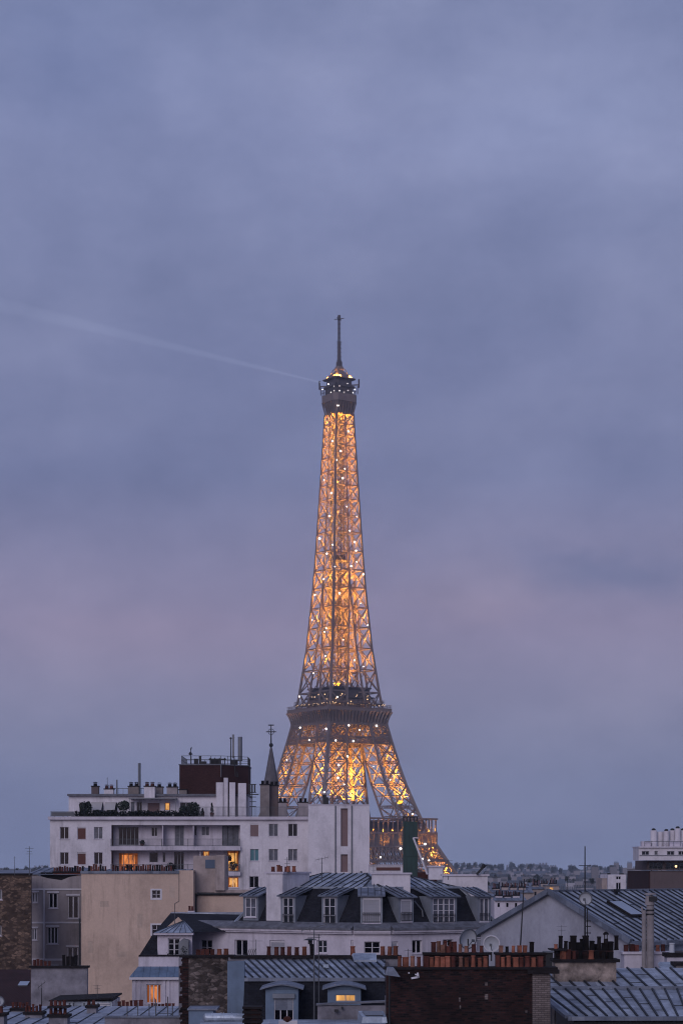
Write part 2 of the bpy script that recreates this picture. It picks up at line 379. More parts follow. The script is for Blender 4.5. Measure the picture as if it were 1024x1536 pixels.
def window(T, fr, u0, u1, z0, z1, v=.18, glass='glass', nx=2, nz=3, frame='frame', name='window', parent=None, sill=True, rail=False, bw=.06, back=.5):
    f = fr.mb(); f.box(u0, u0 + bw, v, v + .07, z0, z1); f.box(u1 - bw, u1, v, v + .07, z0, z1)
    f.box(u0 + bw, u1 - bw, v, v + .07, z1 - bw, z1); f.box(u0 + bw, u1 - bw, v, v + .07, z0, z0 + bw)
    for i in range(1, nx): c = u0 + (u1 - u0) * i / nx; f.box(c - bw * .6, c + bw * .6, v - .01, v + .06, z0 + bw, z1 - bw)
    for j in range(1, nz):
        c = z0 + (z1 - z0) * j / nz
        for i in range(nx):
            a = u0 + (u1 - u0) * i / nx + bw; b = u0 + (u1 - u0) * (i + 1) / nx - bw
            f.box(a, b, v + .012, v + .05, c - .018, c + .018)
    if glass.startswith('lit') and not parent:
        wd = u1 - u0; sd = random.Random(int(abs(u0) * 100)); c = fr.mb(); vv = v + .045
        c.box(u0 + bw, u0 + bw + wd * sd.uniform(.08, .16), vv - .01, vv, z0 + bw, z1 - bw); c.box(u1 - bw - wd * sd.uniform(.1, .18), u1 - bw, vv - .01, vv, z0 + bw, z1 - bw)
        for k in range(4): a = u0 + wd * sd.uniform(.15, .8); c.box(a, a + wd * sd.uniform(.03, .10), vv - .008, vv - .002 - .001 * k, z0 + bw, z0 + (z1 - z0) * sd.uniform(.15, .42))
        c.box(u0 + bw, u1 - bw, vv - .012, vv - .009, z1 - bw - (z1 - z0) * .08, z1 - bw)
    else: c = None
    o = T.part(name, f, frame, parent)
    if c: T.part('curtain', c, 'drape', parent or o)
    g = fr.mb().box(u0 + .02, u1 - .02, v + .055, v + .12, z0 + .02, z1 - .02); T.part('glass', g, glass, parent or o)
    if sill: T.part('sill', fr.mb().box(u0 - .08, u1 + .08, -.07, v - .002, z0 - .07, z0 - .002), 'white2', parent or o)
    if rail:
        r = fr.mb(); zt = z0 + (z1 - z0) * .36
        for z in (zt, zt - .12, z0 + .1): r.bar((u0, -.06, z), (u1, -.06, z), .025)
        n = max(3, int((u1 - u0) / .14))
        for i in range(n + 1): u = u0 + (u1 - u0) * i / n; r.bar((u, -.06, z0 + .1), (u, -.06, zt), .018)
        T.part('railing', r, 'black', parent or o)
    return o
def shutterwin(T, fr, u0, u1, z0, z1, mat='shutter', v=.1, parent=None, rail=False, name='window'):
    f = fr.mb(); b = .05
    f.box(u0, u0 + b, v, v + .06, z0, z1); f.box(u1 - b, u1, v, v + .06, z0, z1); f.box(u0 + b, u1 - b, v, v + .06, z1 - .14, z1)
    o = T.part(name, f, 'frame', parent)
    T.part('shutter', fr.mb().box(u0 + b, u1 - b, v + .02, v + .08, z0, z1 - .14), mat, parent or o)
    T.part('sill', fr.mb().box(u0 - .06, u1 + .06, -.06, v - .002, z0 - .06, z0 - .002), 'white2', parent or o)
    if rail:
        r = fr.mb(); zt = z0 + (z1 - z0) * .40
        for z in (zt, zt - .12, z0 + .08): r.bar((u0, -.06, z), (u1, -.06, z), .03)
        for i in range(9): u = u0 + (u1 - u0) * i / 8; r.bar((u, -.06, z0 + .08), (u, -.06, zt), .02)
        T.part('railing', r, 'black', parent or o)
    return o
_pots = {}
def pot_mesh(kind, mat):
    k = (kind, mat)
    if k in _pots: return _pots[k]
    b = MB()
    if kind == 'round':                      # tapered clay pot with a rolled rim, hollow mouth
        n = 12; prof = [(.5, 0), (.52, .06), (.46, .1), (.40, .85), (.47, .88), (.47, 1.0), (.36, 1.0), (.33, .6)]
        vs = [(r * math.cos(6.28318 * i / n), r * math.sin(6.28318 * i / n), z) for r, z in prof for i in range(n)]
        fs = [(j * n + i, j * n + (i + 1) % n, (j + 1) * n + (i + 1) % n, (j + 1) * n + i) for j in range(len(prof) - 1) for i in range(n)]
        b.add(vs, fs); b.add([(.34 * math.cos(6.28318 * i / n), .34 * math.sin(6.28318 * i / n), .62) for i in range(n)], [tuple(range(n))])
    elif kind == 'square':                   # square flue liner with a collar
        b.box(-.45, .45, -.45, .45, 0, .9)
        for a in ((-.5, .5, -.5, -.38), (-.5, .5, .38, .5), (-.5, -.38, -.38, .38), (.38, .5, -.38, .38)): b.box(*a, .9, 1.0)
    elif kind == 'hood':                     # pot with a tin hood on legs
        b.cone((0, 0, 0), (0, 0, .62), .42, .38, 12)
        for a in (45, 135, 225, 315): b.bar((.3 * math.cos(R(a)), .3 * math.sin(R(a)), .6), (.3 * math.cos(R(a)), .3 * math.sin(R(a)), .85), .07)
        b.cone((0, 0, .84), (0, 0, .9), .52, .5, 12); b.cone((0, 0, .9), (0, 0, 1.0), .5, .15, 12)
    _pots[k] = make_mesh('chimney_pot', b, mat); return _pots[k]
def pot(T, parent, p, h, wdt, mat='terra', kind='round'):
    o = bpy.data.objects.new('chimney_pot', pot_mesh(kind, mat)); C.objects.link(o); o.parent = parent
    o.location = Vector(p) - T.L; o.scale = (wdt, wdt, h); o.rotation_euler = (random.gauss(0, .022), random.gauss(0, .022), random.uniform(0, .3) if kind == 'square' else random.uniform(0, 6))
    return o
def pots_row(T, parent, fr, pxs, zbase, py_top, wpx, v=0, mat='terra', kinds=('round',), jit=.12):
    for q in pxs:
        px_, top = q if isinstance(q, tuple) else (q, py_top)
        u = fr.u(px_, v); z1 = fr.z(top, u, v); sc = (fr.y + u * fr.s) / FP
        h = max(.25, z1 - zbase) * random.uniform(1 - jit, 1 + jit)
        pot(T, parent, fr.w(u, v, zbase), h, wpx * sc * random.uniform(.9, 1.05), mat if isinstance(mat, str) else random.choice(mat), random.choice(kinds))
def chimney(T, fr, p0, p1, ytop, ybot, v0, v1, mat='white', cap='coping', name='chimney', lip=.08, parent=None, capmat=True):
    u0, u1 = fr.u(p0, v0), fr.u(p1, v0); zt = fr.z(ytop, u0, v0); zb = fr.z(ybot, u0, v0)
    o = T.part(name, fr.mb().box(u0, u1, v0, v1, zb, zt - .12), mat, parent)
    if cap: T.part('coping', fr.mb().box(u0 - lip, u1 + lip, v0 - lip, v1 + lip, zt - .12, zt), cap, parent or o)
    return o, zt
def antenna(px_, ytop, ybot, Y, label, arms=((.08, .5),), lean=0, yagi=None, r=.025, group=None, mat='black'):
    x = X(px_, Y); zb = Z(ybot, Y); zt = Z(ytop, Y)
    T = Thing('rooftop_antenna', label, 'antenna', (x, Y, zb), group)
    T.part('mast', MB().cone((x + lean, Y, zb - .3), (x, Y, zt), r * 1.2, r * .7, 8), mat)
    b = MB(); H = zt - zb
    for f, l in arms: b.cone((x - l, Y, zt - H * f), (x + l, Y, zt - H * f), r * .5, r * .5, 6)
    if yagi:
        f, l, n, d = yagi; z = zt - H * f
        b.bar((x - l / 2, Y, z), (x + l / 2, Y, z + d), r)
        for i in range(n):
            t = i / (n - 1); xx = x - l / 2 + l * t; zz = z + d * t
            b.bar((xx, Y - .25, zz), (xx, Y + .25, zz), r * .5); b.bar((xx, Y, zz - .12), (xx, Y, zz + .12), r * .5)
    T.part('receiver', b, mat)
    return T
def dish(px_, py_, rpx, Y, label, yb, az=-.5, ring=False):
    x = X(px_, Y); z = Z(py_, Y); r = rpx / FP * Y; zb = Z(yb, Y)
    T = Thing('satellite_dish', label, 'satellite dish', (x, Y, zb)); mt = Matrix.Translation((x, Y, z)) @ Matrix.Rotation(az, 4, 'Z') @ Matrix.Rotation(R(100), 4, 'X')
    b = MB(mt); n = 28; prof = [(k / 6 * r, -.28 * r * (1 - (k / 6) ** 2)) for k in range(1, 7)]
    vs = [(0, 0, -.28 * r)] + [(q * math.cos(6.28318 * i / n), q * math.sin(6.28318 * i / n), h) for q, h in prof for i in range(n)]
    fs = [(0, 1 + i, 1 + (i + 1) % n) for i in range(n)] + [(1 + j * n + i, 1 + j * n + (i + 1) % n, 1 + (j + 1) * n + (i + 1) % n, 1 + (j + 1) * n + i) for j in range(5) for i in range(n)]
    b.add(vs, fs); b.add([(a, c, d - .03) for a, c, d in vs], fs)
    T.part('reflector', b, 'dish')
    rm = MB(mt)
    for i in range(n): a0, a1 = 6.28318 * i / n, 6.28318 * (i + 1) / n; rm.bar((r * math.cos(a0), r * math.sin(a0), 0), (r * math.cos(a1), r * math.sin(a1), 0), .05)
    T.part('rim', rm, 'frame' if ring else 'metal')
    T.part('feed_arm', MB(mt).bar((0, -r * .9, -.02), (0, 0, r * .8), .03).box(-.06, .06, -.06, .06, r * .75, r * .95), 'metal')
    T.part('mast', MB().cone((x, Y + .15, zb - .2), (x, Y + .15, z), .035, .03, 8), 'black')
    return T

# ------------------------------------------------------------------ ground and hills
single('ground', MB().box(-3400, 3400, -150, 6900, -.9, 0), 'ground', None, None, (0, 0, 0), kind='structure')
def hill(x0, x1, y0, y1, h, name='hills', n=60, seed=1):
    rng = random.Random(seed); b = MB(); ph = [rng.uniform(0, 6) for _ in range(5)]; m = 14
    vs = []
    for j in range(m + 1):
        for i in range(n + 1):
            u = i / n; v = j / m; x = x0 + (x1 - x0) * u; y = y0 + (y1 - y0) * v
            e = math.sin(math.pi * min(1, v * .98 + .01)) ** .7 * min(1, 6 * u, 6 * (1 - u))
            z = h * e * (.8 + .12 * math.sin(u * 7 + ph[0]) + .08 * math.sin(u * 17 + ph[1]) + .04 * math.sin(u * 41 + ph[2] + 3 * v))
            vs.append((x, y, z + .02))
    b.add(vs, [(j * (n + 1) + i, j * (n + 1) + i + 1, (j + 1) * (n + 1) + i + 1, (j + 1) * (n + 1) + i) for j in range(m) for i in range(n)])
    def height(x, y):
        u = (x - x0) / (x1 - x0); v = (y - y0) / (y1 - y0)
        if not (0 < u < 1 and 0 < v < 1): return 0
        e = math.sin(math.pi * min(1, v * .98 + .01)) ** .7 * min(1, 6 * u, 6 * (1 - u))
        return h * e * (.8 + .12 * math.sin(u * 7 + ph[0]) + .08 * math.sin(u * 17 + ph[1]) + .04 * math.sin(u * 41 + ph[2] + 3 * v))
    single(name, b, 'hill', None, None, (0, 0, 0), kind='structure'); return height
hillh = hill(-2400, 2400, 2900, 6500, 47)

exec_parts = []
# ------------------------------------------------------------------ the iron lattice tower
def tower():
    TY = 1000.0; tx = X(508.5, TY)
    T = Thing('lattice_tower', 'tall brown iron lattice tower lit golden from within, with sparkling white bulbs', 'tower', (tx, TY, 0), rz=R(33.5)); T.local = True
    def lerp(t, z):
        for (a, b), (c, d) in zip(t, t[1:]):
            if z <= c: return b + (d - b) * (z - a) / (c - a)
        return t[-1][1]
    At = [(0, 62.4), (20, 50.5), (41, 40), (57.6, 31.8), (65.7, 28.9), (85, 22.9), (101, 19.2), (112, 16.9), (121.7, 15.1), (149.7, 11.7), (179, 9.4), (194, 8.55), (231, 6.75), (261, 5.35), (270, 5.05)]
    Wt = [(0, 17), (41, 15), (57, 14), (85, 12), (115, 10), (141, 9.5), (186, 9.0)]
    A = lambda z: lerp(At, z); W = lambda z: min(lerp(Wt, z), A(z))
    def lattice_bar(b, p, q, nrm, depth, th, lace):
        p = Vector(p); q = Vector(q); a = (q - p).normalized(); s = a.cross(nrm).normalized() * depth / 2
        b.bar(p + s, q + s, th); b.bar(p - s, q - s, th)
        n = max(3, int((q - p).length / (depth * 1.1)))
        for i in range(n):
            c0 = p.lerp(q, i / n) + (s if i % 2 else -s); c1 = p.lerp(q, (i + 1) / n) + (-s if i % 2 else s); b.bar(c0, c1, lace)
    lo = [0, 11, 22, 33, 44, 53, 61, 70.5, 81.4, 92.6, 102.5, 110, 118]
    hi = [118, 127.5, 138.7, 149.5, 159.9, 169.8, 179.7, 188.7]
    top = [188.7, 198, 207.5, 215.7, 223.8, 231, 238, 244.8, 250.7, 256, 261.5, 267]
    def corners(sx, sy, z):
        a = A(z); w_ = W(z); return [Vector((sx * (a - i * w_), sy * (a - j * w_), z)) for i, j in ((0, 0), (1, 0), (1, 1), (0, 1))]
    for sx in (-1, 1):
        for sy in (-1, 1):
            for nm, lev, th, dd in (('leg', lo, 1.2, 1.3), ('upper_pylon', hi, .92, .8)):
                b = MB()
                for z0, z1 in zip(lev, lev[1:]):
                    c0 = corners(sx, sy, z0); c1 = corners(sx, sy, z1)
                    for k in range(4):
                        b.bar(c0[k], c1[k], th if k == 0 else th * .8)
                        m = (k + 1) % 4; nrm = (c0[m] - c0[k]).cross(c1[k] - c0[k]).normalized()
                        if nm == 'leg':
                            io = k in (0, 3)
                            if io: b.bar(c0[k], c1[m], .72, .5); b.bar(c0[m], c1[k], .72, .5)
                            else: b.bar(c0[k], c1[m], .42, .3); b.bar(c0[m], c1[k], .42, .3)
                            lattice_bar(b, c1[k], c1[m], nrm, dd * .8, .30, .16)
                            mid0 = (c0[k] + c1[k]) / 2; mid1 = (c0[m] + c1[m]) / 2; b.bar(mid0, mid1, .34)
                            if io:
                                b0 = (c0[k] + c0[m]) / 2; b1 = (c1[k] + c1[m]) / 2
                                for pa, pb in ((mid0, b0), (mid0, b1), (mid1, b0), (mid1, b1)): b.bar(pa, pb, .30)
                                off = (c0[m] - c0[k]).normalized() * 1.3
                                b.bar(c0[k] + off, c1[k] + off, .26); b.bar(c0[m] - off, c1[m] - off, .26)
                        else:
                            t_ = 1.0 if k in (0, 3) else .6; b.bar(c0[k], c1[m], .40 * t_, .5 * t_); b.bar(c0[m], c1[k], .40 * t_, .5 * t_); b.bar(c1[k], c1[m], .42, .6)
                T.part(nm, b, 'iron')
    b = MB()
    for z0, z1 in zip(top, top[1:]):
        a0, a1 = A(z0), A(z1)
        for k in range(4):
            m = Matrix.Rotation(R(90 * k), 3, 'Z')
            P = lambda x, y, z: m @ Vector((x, y, z))
            b.bar(P(-a0, -a0, z0), P(-a1, -a1, z1), .78); b.bar(P(0, -a0, z0), P(0, -a1, z1), .62)
            for s in (-1, 1):
                b.bar(P(s * a0, -a0, z0), P(0, -a1, z1), .30, .42); b.bar(P(0, -a0, z0), P(s * a1, -a1, z1), .30, .42)
                b.bar(P(s * a1, -a1, z1), P(0, -a1, z1), .34, .5)
            b.bar(P(0, -a1, z1), P(0, 0, z1), .3); b.bar(P(a1, -a1, z1), P(0, 0, z1), .22)
            zm = (z0 + z1) / 2; am = A(zm)
            b.bar(P(-am / 2, -am, zm), P(am / 2, -am, zm), .16)
    T.part('upper_shaft', b, 'iron')
    # lift shaft and stairs up the middle
    b = MB(); r_ = 2.9
    z = 118
    while z < 268:
        rr = min(r_, A(z) * .42); r2 = min(r_, A(z + 5) * .42)
        for sx, sy in ((-1, -1), (1, -1), (1, 1), (-1, 1)):
            b.bar((sx * rr, sy * rr, z), (sx * r2, sy * r2, z + 5), .4)
            nx, ny = (-sy, sx)
            b.bar((sx * rr, sy * rr, z), (nx * rr, ny * rr, z), .22); b.bar((sx * rr, sy * rr, z), (nx * r2, ny * r2, z + 5), .2)
        b.bar((-rr * .7, 0, z), (rr * .7, .6, z + 2.5), .8, .15); b.bar((rr * .7, .6, z + 2.5), (-rr * .7, 0, z + 5), .8, .15)
        z += 5
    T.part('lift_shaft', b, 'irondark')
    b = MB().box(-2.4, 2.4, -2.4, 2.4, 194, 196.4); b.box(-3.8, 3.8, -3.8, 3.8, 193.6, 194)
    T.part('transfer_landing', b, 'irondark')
    def ring(b, a, z0, z1, t, a1=None):
        a1 = a if a1 is None else a1
        for k in range(4):
            m = Matrix.Rotation(R(90 * k), 3, 'Z'); q = lambda x, y, z: m @ Vector((x, y, z))
            b.hexa([q(-a, -a, z0), q(a, -a, z0), q(a - t, -a + t, z0), q(-a + t, -a + t, z0), q(-a1, -a1, z1), q(a1, -a1, z1), q(a1 - t, -a1 + t, z1), q(-a1 + t, -a1 + t, z1)])
    def rail(b, a, z0, z1, sp, w_=.1):
        for k in range(4):
            m = Matrix.Rotation(R(90 * k), 3, 'Z'); n = int(2 * a / sp)
            for i in range(n): x = -a + 2 * a * i / n; b.bar(m @ Vector((x, -a, z0)), m @ Vector((x, -a, z1)), w_)
            for z in (z1, (z0 + z1) / 2): b.bar(m @ Vector((-a, -a, z)), m @ Vector((a, -a, z)), w_ * 1.2)
    def belt(b, z0, z1, n, th, inset=.2):     # crossed lattice girder round all four sides
        for k in range(4):
            m = Matrix.Rotation(R(90 * k), 3, 'Z'); a0, a1 = A(z0) - inset, A(z1) - inset
            q = lambda x, a, z: m @ Vector((x * a, -a, z))
            for i in range(n):
                x0, x1 = -1 + 2 * i / n, -1 + 2 * (i + 1) / n
                b.bar(q(x0, a0, z0), q(x1, a1, z1), th); b.bar(q(x1, a0, z0), q(x0, a1, z1), th)
            b.bar(q(-1, a0, z0), q(1, a0, z0), th * 2.4); b.bar(q(-1, a1, z1), q(1, a1, z1), th * 2.4)
    # second platform
    pf = MB(); ring(pf, 18.9, 117.6, 119.2, 6); ring(pf, 19.0, 119.2, 119.45, .8)
    for z0, z1, a0, a1 in ((111.2, 112.4, 17.2, 17.3), (112.4, 114.2, 16.9, 17.2), (114.2, 116, 17.2, 17.9), (116, 117.6, 17.9, 18.8)): ring(pf, a0, z0, z1, 1.2, a1)
    for k in range(4):
        m = Matrix.Rotation(R(90 * k), 3, 'Z')
        for i in range(19):
            x = -17 + 34 * i / 18
            pts = [(-17.3, 112.2), (-17.6, 114), (-18.2, 116), (-19.1, 117.8)]
            for (y0, z0), (y1, z1) in zip(pts, pts[1:]): pf.bar(m @ Vector((x * abs(y0) / 17.3, y0 - .25, z0)), m @ Vector((x * abs(y1) / 17.3, y1 - .25, z1)), .35, .7)
    p2 = T.part('second_platform', pf, 'iron')
    b = MB(); rail(b, 18.8, 119.4, 121, .9); rail(b, 16.3, 121.8, 123.4, .8); T.part('railing', b, 'iron', p2)
    b = MB(); ring(b, 11.2, 119.4, 124.5, 3.5); ring(b, 12.6, 124.5, 125.2, 7); ring(b, 10.6, 125.2, 129.3, 3.4); ring(b, 11.6, 129.3, 130.0, 5); ring(b, 16.5, 121.4, 121.8, 5)
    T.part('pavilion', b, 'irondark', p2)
    b = MB(); belt(b, 104.8, 111.2, 14, .28); belt(b, 101.8, 104.8, 36, .2); belt(b, 101.8, 104.8, 35, .18, .6); T.part('upper_belt_girder', b, 'iron')
    rg = random.Random(5); gb = make_mesh('gallery_bulb', MB().ball((0, 0, 0), 1, 6, 4), 'warmbulb')
    for k in range(4):
        m = Matrix.Rotation(R(90 * k), 3, 'Z')
        if k in (1, 2): continue
        for q, r_ in [((rg.uniform(-10, 10), -11.6, rg.uniform(121.5, 126.5)), rg.uniform(.18, .34)) for _ in range(13)] + [((rg.uniform(-17, 17), -17.4, 120.9 + rg.uniform(-.2, .6)), rg.uniform(.1, .22)) for _ in range(22)]:
            o = bpy.data.objects.new('gallery_bulb', gb); C.objects.link(o); o.parent = p2; o.location = m @ Vector(q); o.scale = (r_, r_, r_)
    # first platform
    pf = MB(); ring(pf, 35.2, 56.6, 57.8, 14); ring(pf, 34.6, 51.2, 56.6, .7); ring(pf, 35.0, 50.6, 51.2, 1.2); ring(pf, 35.3, 64.0, 64.8, 4.2)
    for k in range(4):
        m = Matrix.Rotation(R(90 * k), 3, 'Z')
        for i in range(25):
            x = -34.4 + 68.8 * i / 24; pf.bar(m @ Vector((x, -34.9, 51)), m @ Vector((x, -35.1, 56.8)), .5, .9)
    p1 = T.part('first_platform', pf, 'iron')
    b = MB(); rail(b, 34.8, 57.8, 59.2, 1.2)
    for k in range(4):
        m = Matrix.Rotation(R(90 * k), 3, 'Z')
        for i in range(25):
            x = -34.4 + 68.8 * i / 24; b.bar(m @ Vector((x, -34.6, 57.8)), m @ Vector((x, -34.6, 64)), .32 if i % 2 else .55)
    T.part('arcade', b, 'iron', p1)
    b = MB(); ring(b, 29, 57.8, 62.8, 8); T.part('pavilion', b, 'irondark', p1)
    b = MB(); belt(b, 43.8, 50.6, 34, .34, .5); belt(b, 41, 43.8, 44, .25, .5); belt(b, 43.8, 50.6, 33, .3, 1.8); T.part('lower_belt_girder', b, 'iron')
    b = MB()                                  # the four great arches
    for k in range(4):
        b = MB(); m = Matrix.Rotation(R(90 * k), 3, 'Z'); prev = None
        for i in range(25):
            t = math.pi * i / 24; r0, r1 = 37.0, 33.6
            q = []
            for r in (r0, r1): z = 4 + r * math.sin(t); q.append(m @ Vector((r * math.cos(t), -(A(z) - .8), z)))
            if prev: b.bar(prev[0], q[0], .8); b.bar(prev[1], q[1], .7); b.bar(prev[0], q[1], .3); b.bar(prev[1], q[0], .3)
            b.bar(q[0], q[1], .3); prev = q
        T.part('arch', b, 'iron')
    # top platform
    def octo(a, c, z): return [(-a + c, -a, z), (a - c, -a, z), (a, -a + c, z), (a, a - c, z), (a - c, a, z), (-a + c, a, z), (-a, a - c, z), (-a, -a + c, z)]
    b = MB(); b.frustum(octo(5.0, .8, 266.5), octo(5.15, .9, 269)); b.frustum(octo(5.2, 1, 269.01), octo(6.6, 1.8, 272.6)); b.frustum(octo(6.9, 1.8, 272.61), octo(7.0, 1.8, 276.3))
    for k in range(4):
        m = Matrix.Rotation(R(90 * k), 3, 'Z')
        for i in range(7):
            x = -1 + 2 * i / 6; b.bar(m @ Vector((4.4 * x, -5.2, 266)), m @ Vector((5.2 * x, -6.9, 273)), .3)
    tp = T.part('top_platform', b, 'iron')
    b = MB(); b.frustum(octo(5.4, 1.2, 276.3), octo(5.4, 1.2, 280.2)); b.frustum(octo(6.3, 1.4, 280.2), octo(6.3, 1.4, 280.7)); b.frustum(octo(5.1, 1.2, 280.7), octo(4.9, 1.2, 284.2))
    rail(b, 6.2, 276.3, 280, 1.0, .12)
    for sx, sy in ((-1, 1), (1, -1), (-1, -1), (1, 1)):
        b.bar((sx * 4, sy * 4, 281.5), (sx * 7.1, sy * 7.1, 281.5), .5); b.bar((sx * 7.1, sy * 7.1, 280), (sx * 7.1, sy * 7.1, 284.3), .55); b.bar((sx * 6.9, sy * 6.3, 277), (sx * 6.9, sy * 6.3, 281), .3)
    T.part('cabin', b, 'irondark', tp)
    b = MB(); b.frustum(octo(6.5, 1.4, 284.2), octo(6.5, 1.4, 284.6)); b.frustum(octo(5.3, 1.2, 284.601), octo(5.0, 1.2, 285.9)); b.frustum(octo(4.9, 1.2, 285.901), octo(2.2, .6, 288.4)); b.frustum(octo(2.0, .5, 288.3), octo(1.6, .4, 291))  # bottom ledge added wide to block lamp light from the cabin below
    for sx, sy in ((-1, 1), (1, -1), (-1, -1), (1, 1)):
        pr = None
        for t in range(7):
            f = t / 6; r = 5.2 - 3.6 * f; z = 284.7 + 5.5 * math.sin(f * 1.57); q = Vector((sx * r * .75, sy * r * .75, z)); 
            if pr: b.bar(pr, q, .35)
            pr = q
    T.part('cupola', b, 'iron', tp)
    b = MB(); b.box(-1.1, 1.1, -1.1, 1.1, 291, 293.5)
    z = 293.5
    for i in range(9):
        b.box(-.75 + .02 * i, .75 - .02 * i, -.75 + .02 * i, .75 - .02 * i, z, z + 1.0)
    for z in (294, 296.2, 298.4, 300.4, 302.2, 303.4):
        b.bar((-1.5, 0, z), (1.5, 0, z), .25); b.bar((0, -1.5, z), (0, 1.5, z), .25)
    b.cone((0, 0, 293), (0, 0, 303.5), 1.0, .75, 8)
    for sx, sy in ((-1, -1), (1, -1), (1, 1), (-1, 1)):
        b.bar((sx * .42, sy * .42, 303.5), (sx * .42, sy * .42, 315), .22)
        for i in range(10): z = 303.5 + i * 1.15; b.bar((sx * .42, sy * .42, z), (-sy * .42, sx * .42, z + (1.15 if i % 2 else 0)), .1)
    for a in (33.5, 123.5): d = Vector((math.cos(R(a)), math.sin(R(a)), 0)); b.bar(Vector((0, 0, 315)) - d * 2.6, Vector((0, 0, 315)) + d * 2.6, .3)
    b.cone((0, 0, 314.6), (0, 0, 316.8), .9, .7, 8)
    T.part('antenna_mast', b, 'irondark')
    # white flash bulbs, on the faces turned to the viewer
    fl = make_mesh('flash_bulb', MB().ball((0, 0, 0), 1, 10, 7), 'flash')
    rot = Matrix.Rotation(R(-33.5), 3, 'Z')
    pts = [(506.6, 608, 1.2), (522.3, 647, 1), (492.3, 576, .8), (509, 578.8, .6), (483.5, 584, .7), (501, 579, .5), (521, 575, .5), (532, 584, .7), (501, 586, .5), (509, 586, .6), (516, 588, .5), (522, 585.6, .5), (529, 589, .5), (496, 588, .4),
           (498.7, 661.5, 1), (511, 676.5, 1.1), (513.8, 717, 1), (497, 739.6, .9), (494, 774, 1), (524.5, 796, .8), (479, 808, 1), (498.7, 817, .9), (531.7, 813, .9), (490, 830.5, 1), (533.8, 826, 1), (535, 842.7, .8), (526.4, 849, 1),
           (544.6, 861.5, .8), (485.5, 868.8, .9), (472.3, 892.5, .9), (509, 890, 1), (489, 942.4, .8), (486.7, 948, .7), (551.5, 938, .9), (488, 984, .9), (531.6, 990.7, .9), (449, 1045, .8), (506, 1045.7, 1), (450, 1091.8, 1), (489, 1093.5, 1), (523, 1088.4, 1), (539, 1095, .9), (564.6, 1089, 1),
           (463.5, 1110.5, .7), (503.4, 1111, 1), (529.8, 1112, 1), (521, 1135, 1), (507.7, 1148, 1), (506.7, 1167, .9), (516, 1177, .8), (486.3, 1189, .9), (618.4, 1221.4, .9), (637.4, 1266.6, 1.1), (600.6, 1273.5, 1.2), (570.6, 1286.4, 1.1), (633.6, 1288.7, 1), (643.3, 1291, 1),
           (505, 690, .6), (517, 703, .5), (520, 760, .5), (486, 720, .5), (535, 775, .5), (502, 850, .5), (541, 905, .5), (468, 930, .5), (515, 960, .5), (545, 1000, .5), (470, 1010, .5), (430, 1140, .6), (585, 1170, .6), (560, 1150, .5)]
    for px_, py_, s in pts:
        Y = TY
        for _ in range(3):
            z = Z(py_, Y); x = X(px_, Y) - tx; a = A(max(0, min(z, 270)))
            if z > 272: a = 6.7
            elif 112 < z < 121: a = 18
            elif 44 < z < 57: a = max(a, 35)
            xf, yf, xr, yr = -.282 * a, -1.386 * a, 1.386 * a, -.282 * a; xl, yl = -1.386 * a, .282 * a
            x = max(xl, min(xr, x)); y = yf + (yr - yf) * (x - xf) / (xr - xf) if x > xf else yf + (yl - yf) * (x - xf) / (xl - xf)
            Y = TY + y - .5
        o = bpy.data.objects.new('flash_bulb', fl); C.objects.link(o); o.parent = T.o
        o.location = rot @ Vector((x, y - .5, z)); k = .46 * s * (.72 if py_ < 600 else 1) * random.uniform(.7, 1.15); o.scale = (k, k, k)
    # sodium projectors hidden among the girders, all throwing upward
    def lamp(x, y, z, P, ang=140, r=.5, aim=None):
        l = bpy.data.lights.new('projector', 'SPOT'); l.energy = P; l.color = (1.0, .40, .045); l.spot_size = R(ang); l.spot_blend = .6; l.shadow_soft_size = r
        o = bpy.data.objects.new('projector', l); C.objects.link(o); o.parent = T.o; o.location = (x, y, z); o.rotation_euler = (R(180), 0, 0)
        if aim: o.rotation_euler = (Vector(aim) - Vector((x, y, z))).to_track_quat('-Z', 'Y').to_euler()
    LS = 4.2
    for z, P in ((34, 16000), (43, 16000), (62.5, 26000), (72, 26000), (82.5, 17000), (91, 3000)):
        c = A(z) - W(z) / 2
        for sx in (-1, 1):
            for sy in (-1, 1): lamp(sx * c, sy * c, z, P * LS * (.35 if (sx, sy) == (-1, 1) and z > 60 else (.8 if (sx, sy) == (1, -1) and z > 80 else 1)))
    for sx, sy in ((-1, -1), (1, -1), (-1, 1)): lamp(sx * 8, sy * 8, 130.6, 9000)
    for z in (139.5, 150.5, 161, 171, 181):
        c = A(z) - W(z) / 2
        for sx in (-1, 1):
            for sy in (-1, 1): lamp(sx * c, sy * c, z, 6500 * LS)
    for z in (189.5, 199, 208.5, 216.5, 224.5, 232, 239, 245.5, 251.5, 257, 262):
        c = A(z) * .5
        lamp(c, -c, z, 3300 * LS); lamp(-c, -c, z, 3300 * LS); lamp(-c, c, z, 3000 * LS)
    lamp(0, -3.8, 131, 40000)
    for sx, sy in ((-1, -1), (1, -1), (-1, 1)): lamp(sx * 5.9, sy * 5.9, 284.75, 26000, 66, .15, (0, 0, 285.4))
    for x in (-3, 3): lamp(x, -6.3, 284.75, 16000, 80, .15, (x, 0, 285.6)); lamp(-6.3, x, 284.75, 16000, 80, .15, (0, x, 285.6))
    for x in (-14, -8.5, -3, 2.5, 8, 13.5, 19, 24.5, 30, 33.5): lamp(x, -35.1, 58.1, 2600, 100, .15)
    for x in (-8, 3, 14, 25, 32): lamp(x, -37, 50.0, 3000, 120, .2)
    so_ = make_mesh('sodium_lamp', MB().cone((0, 0, 0), (0, 0, .8), .5, 1, 10), 'sodium')
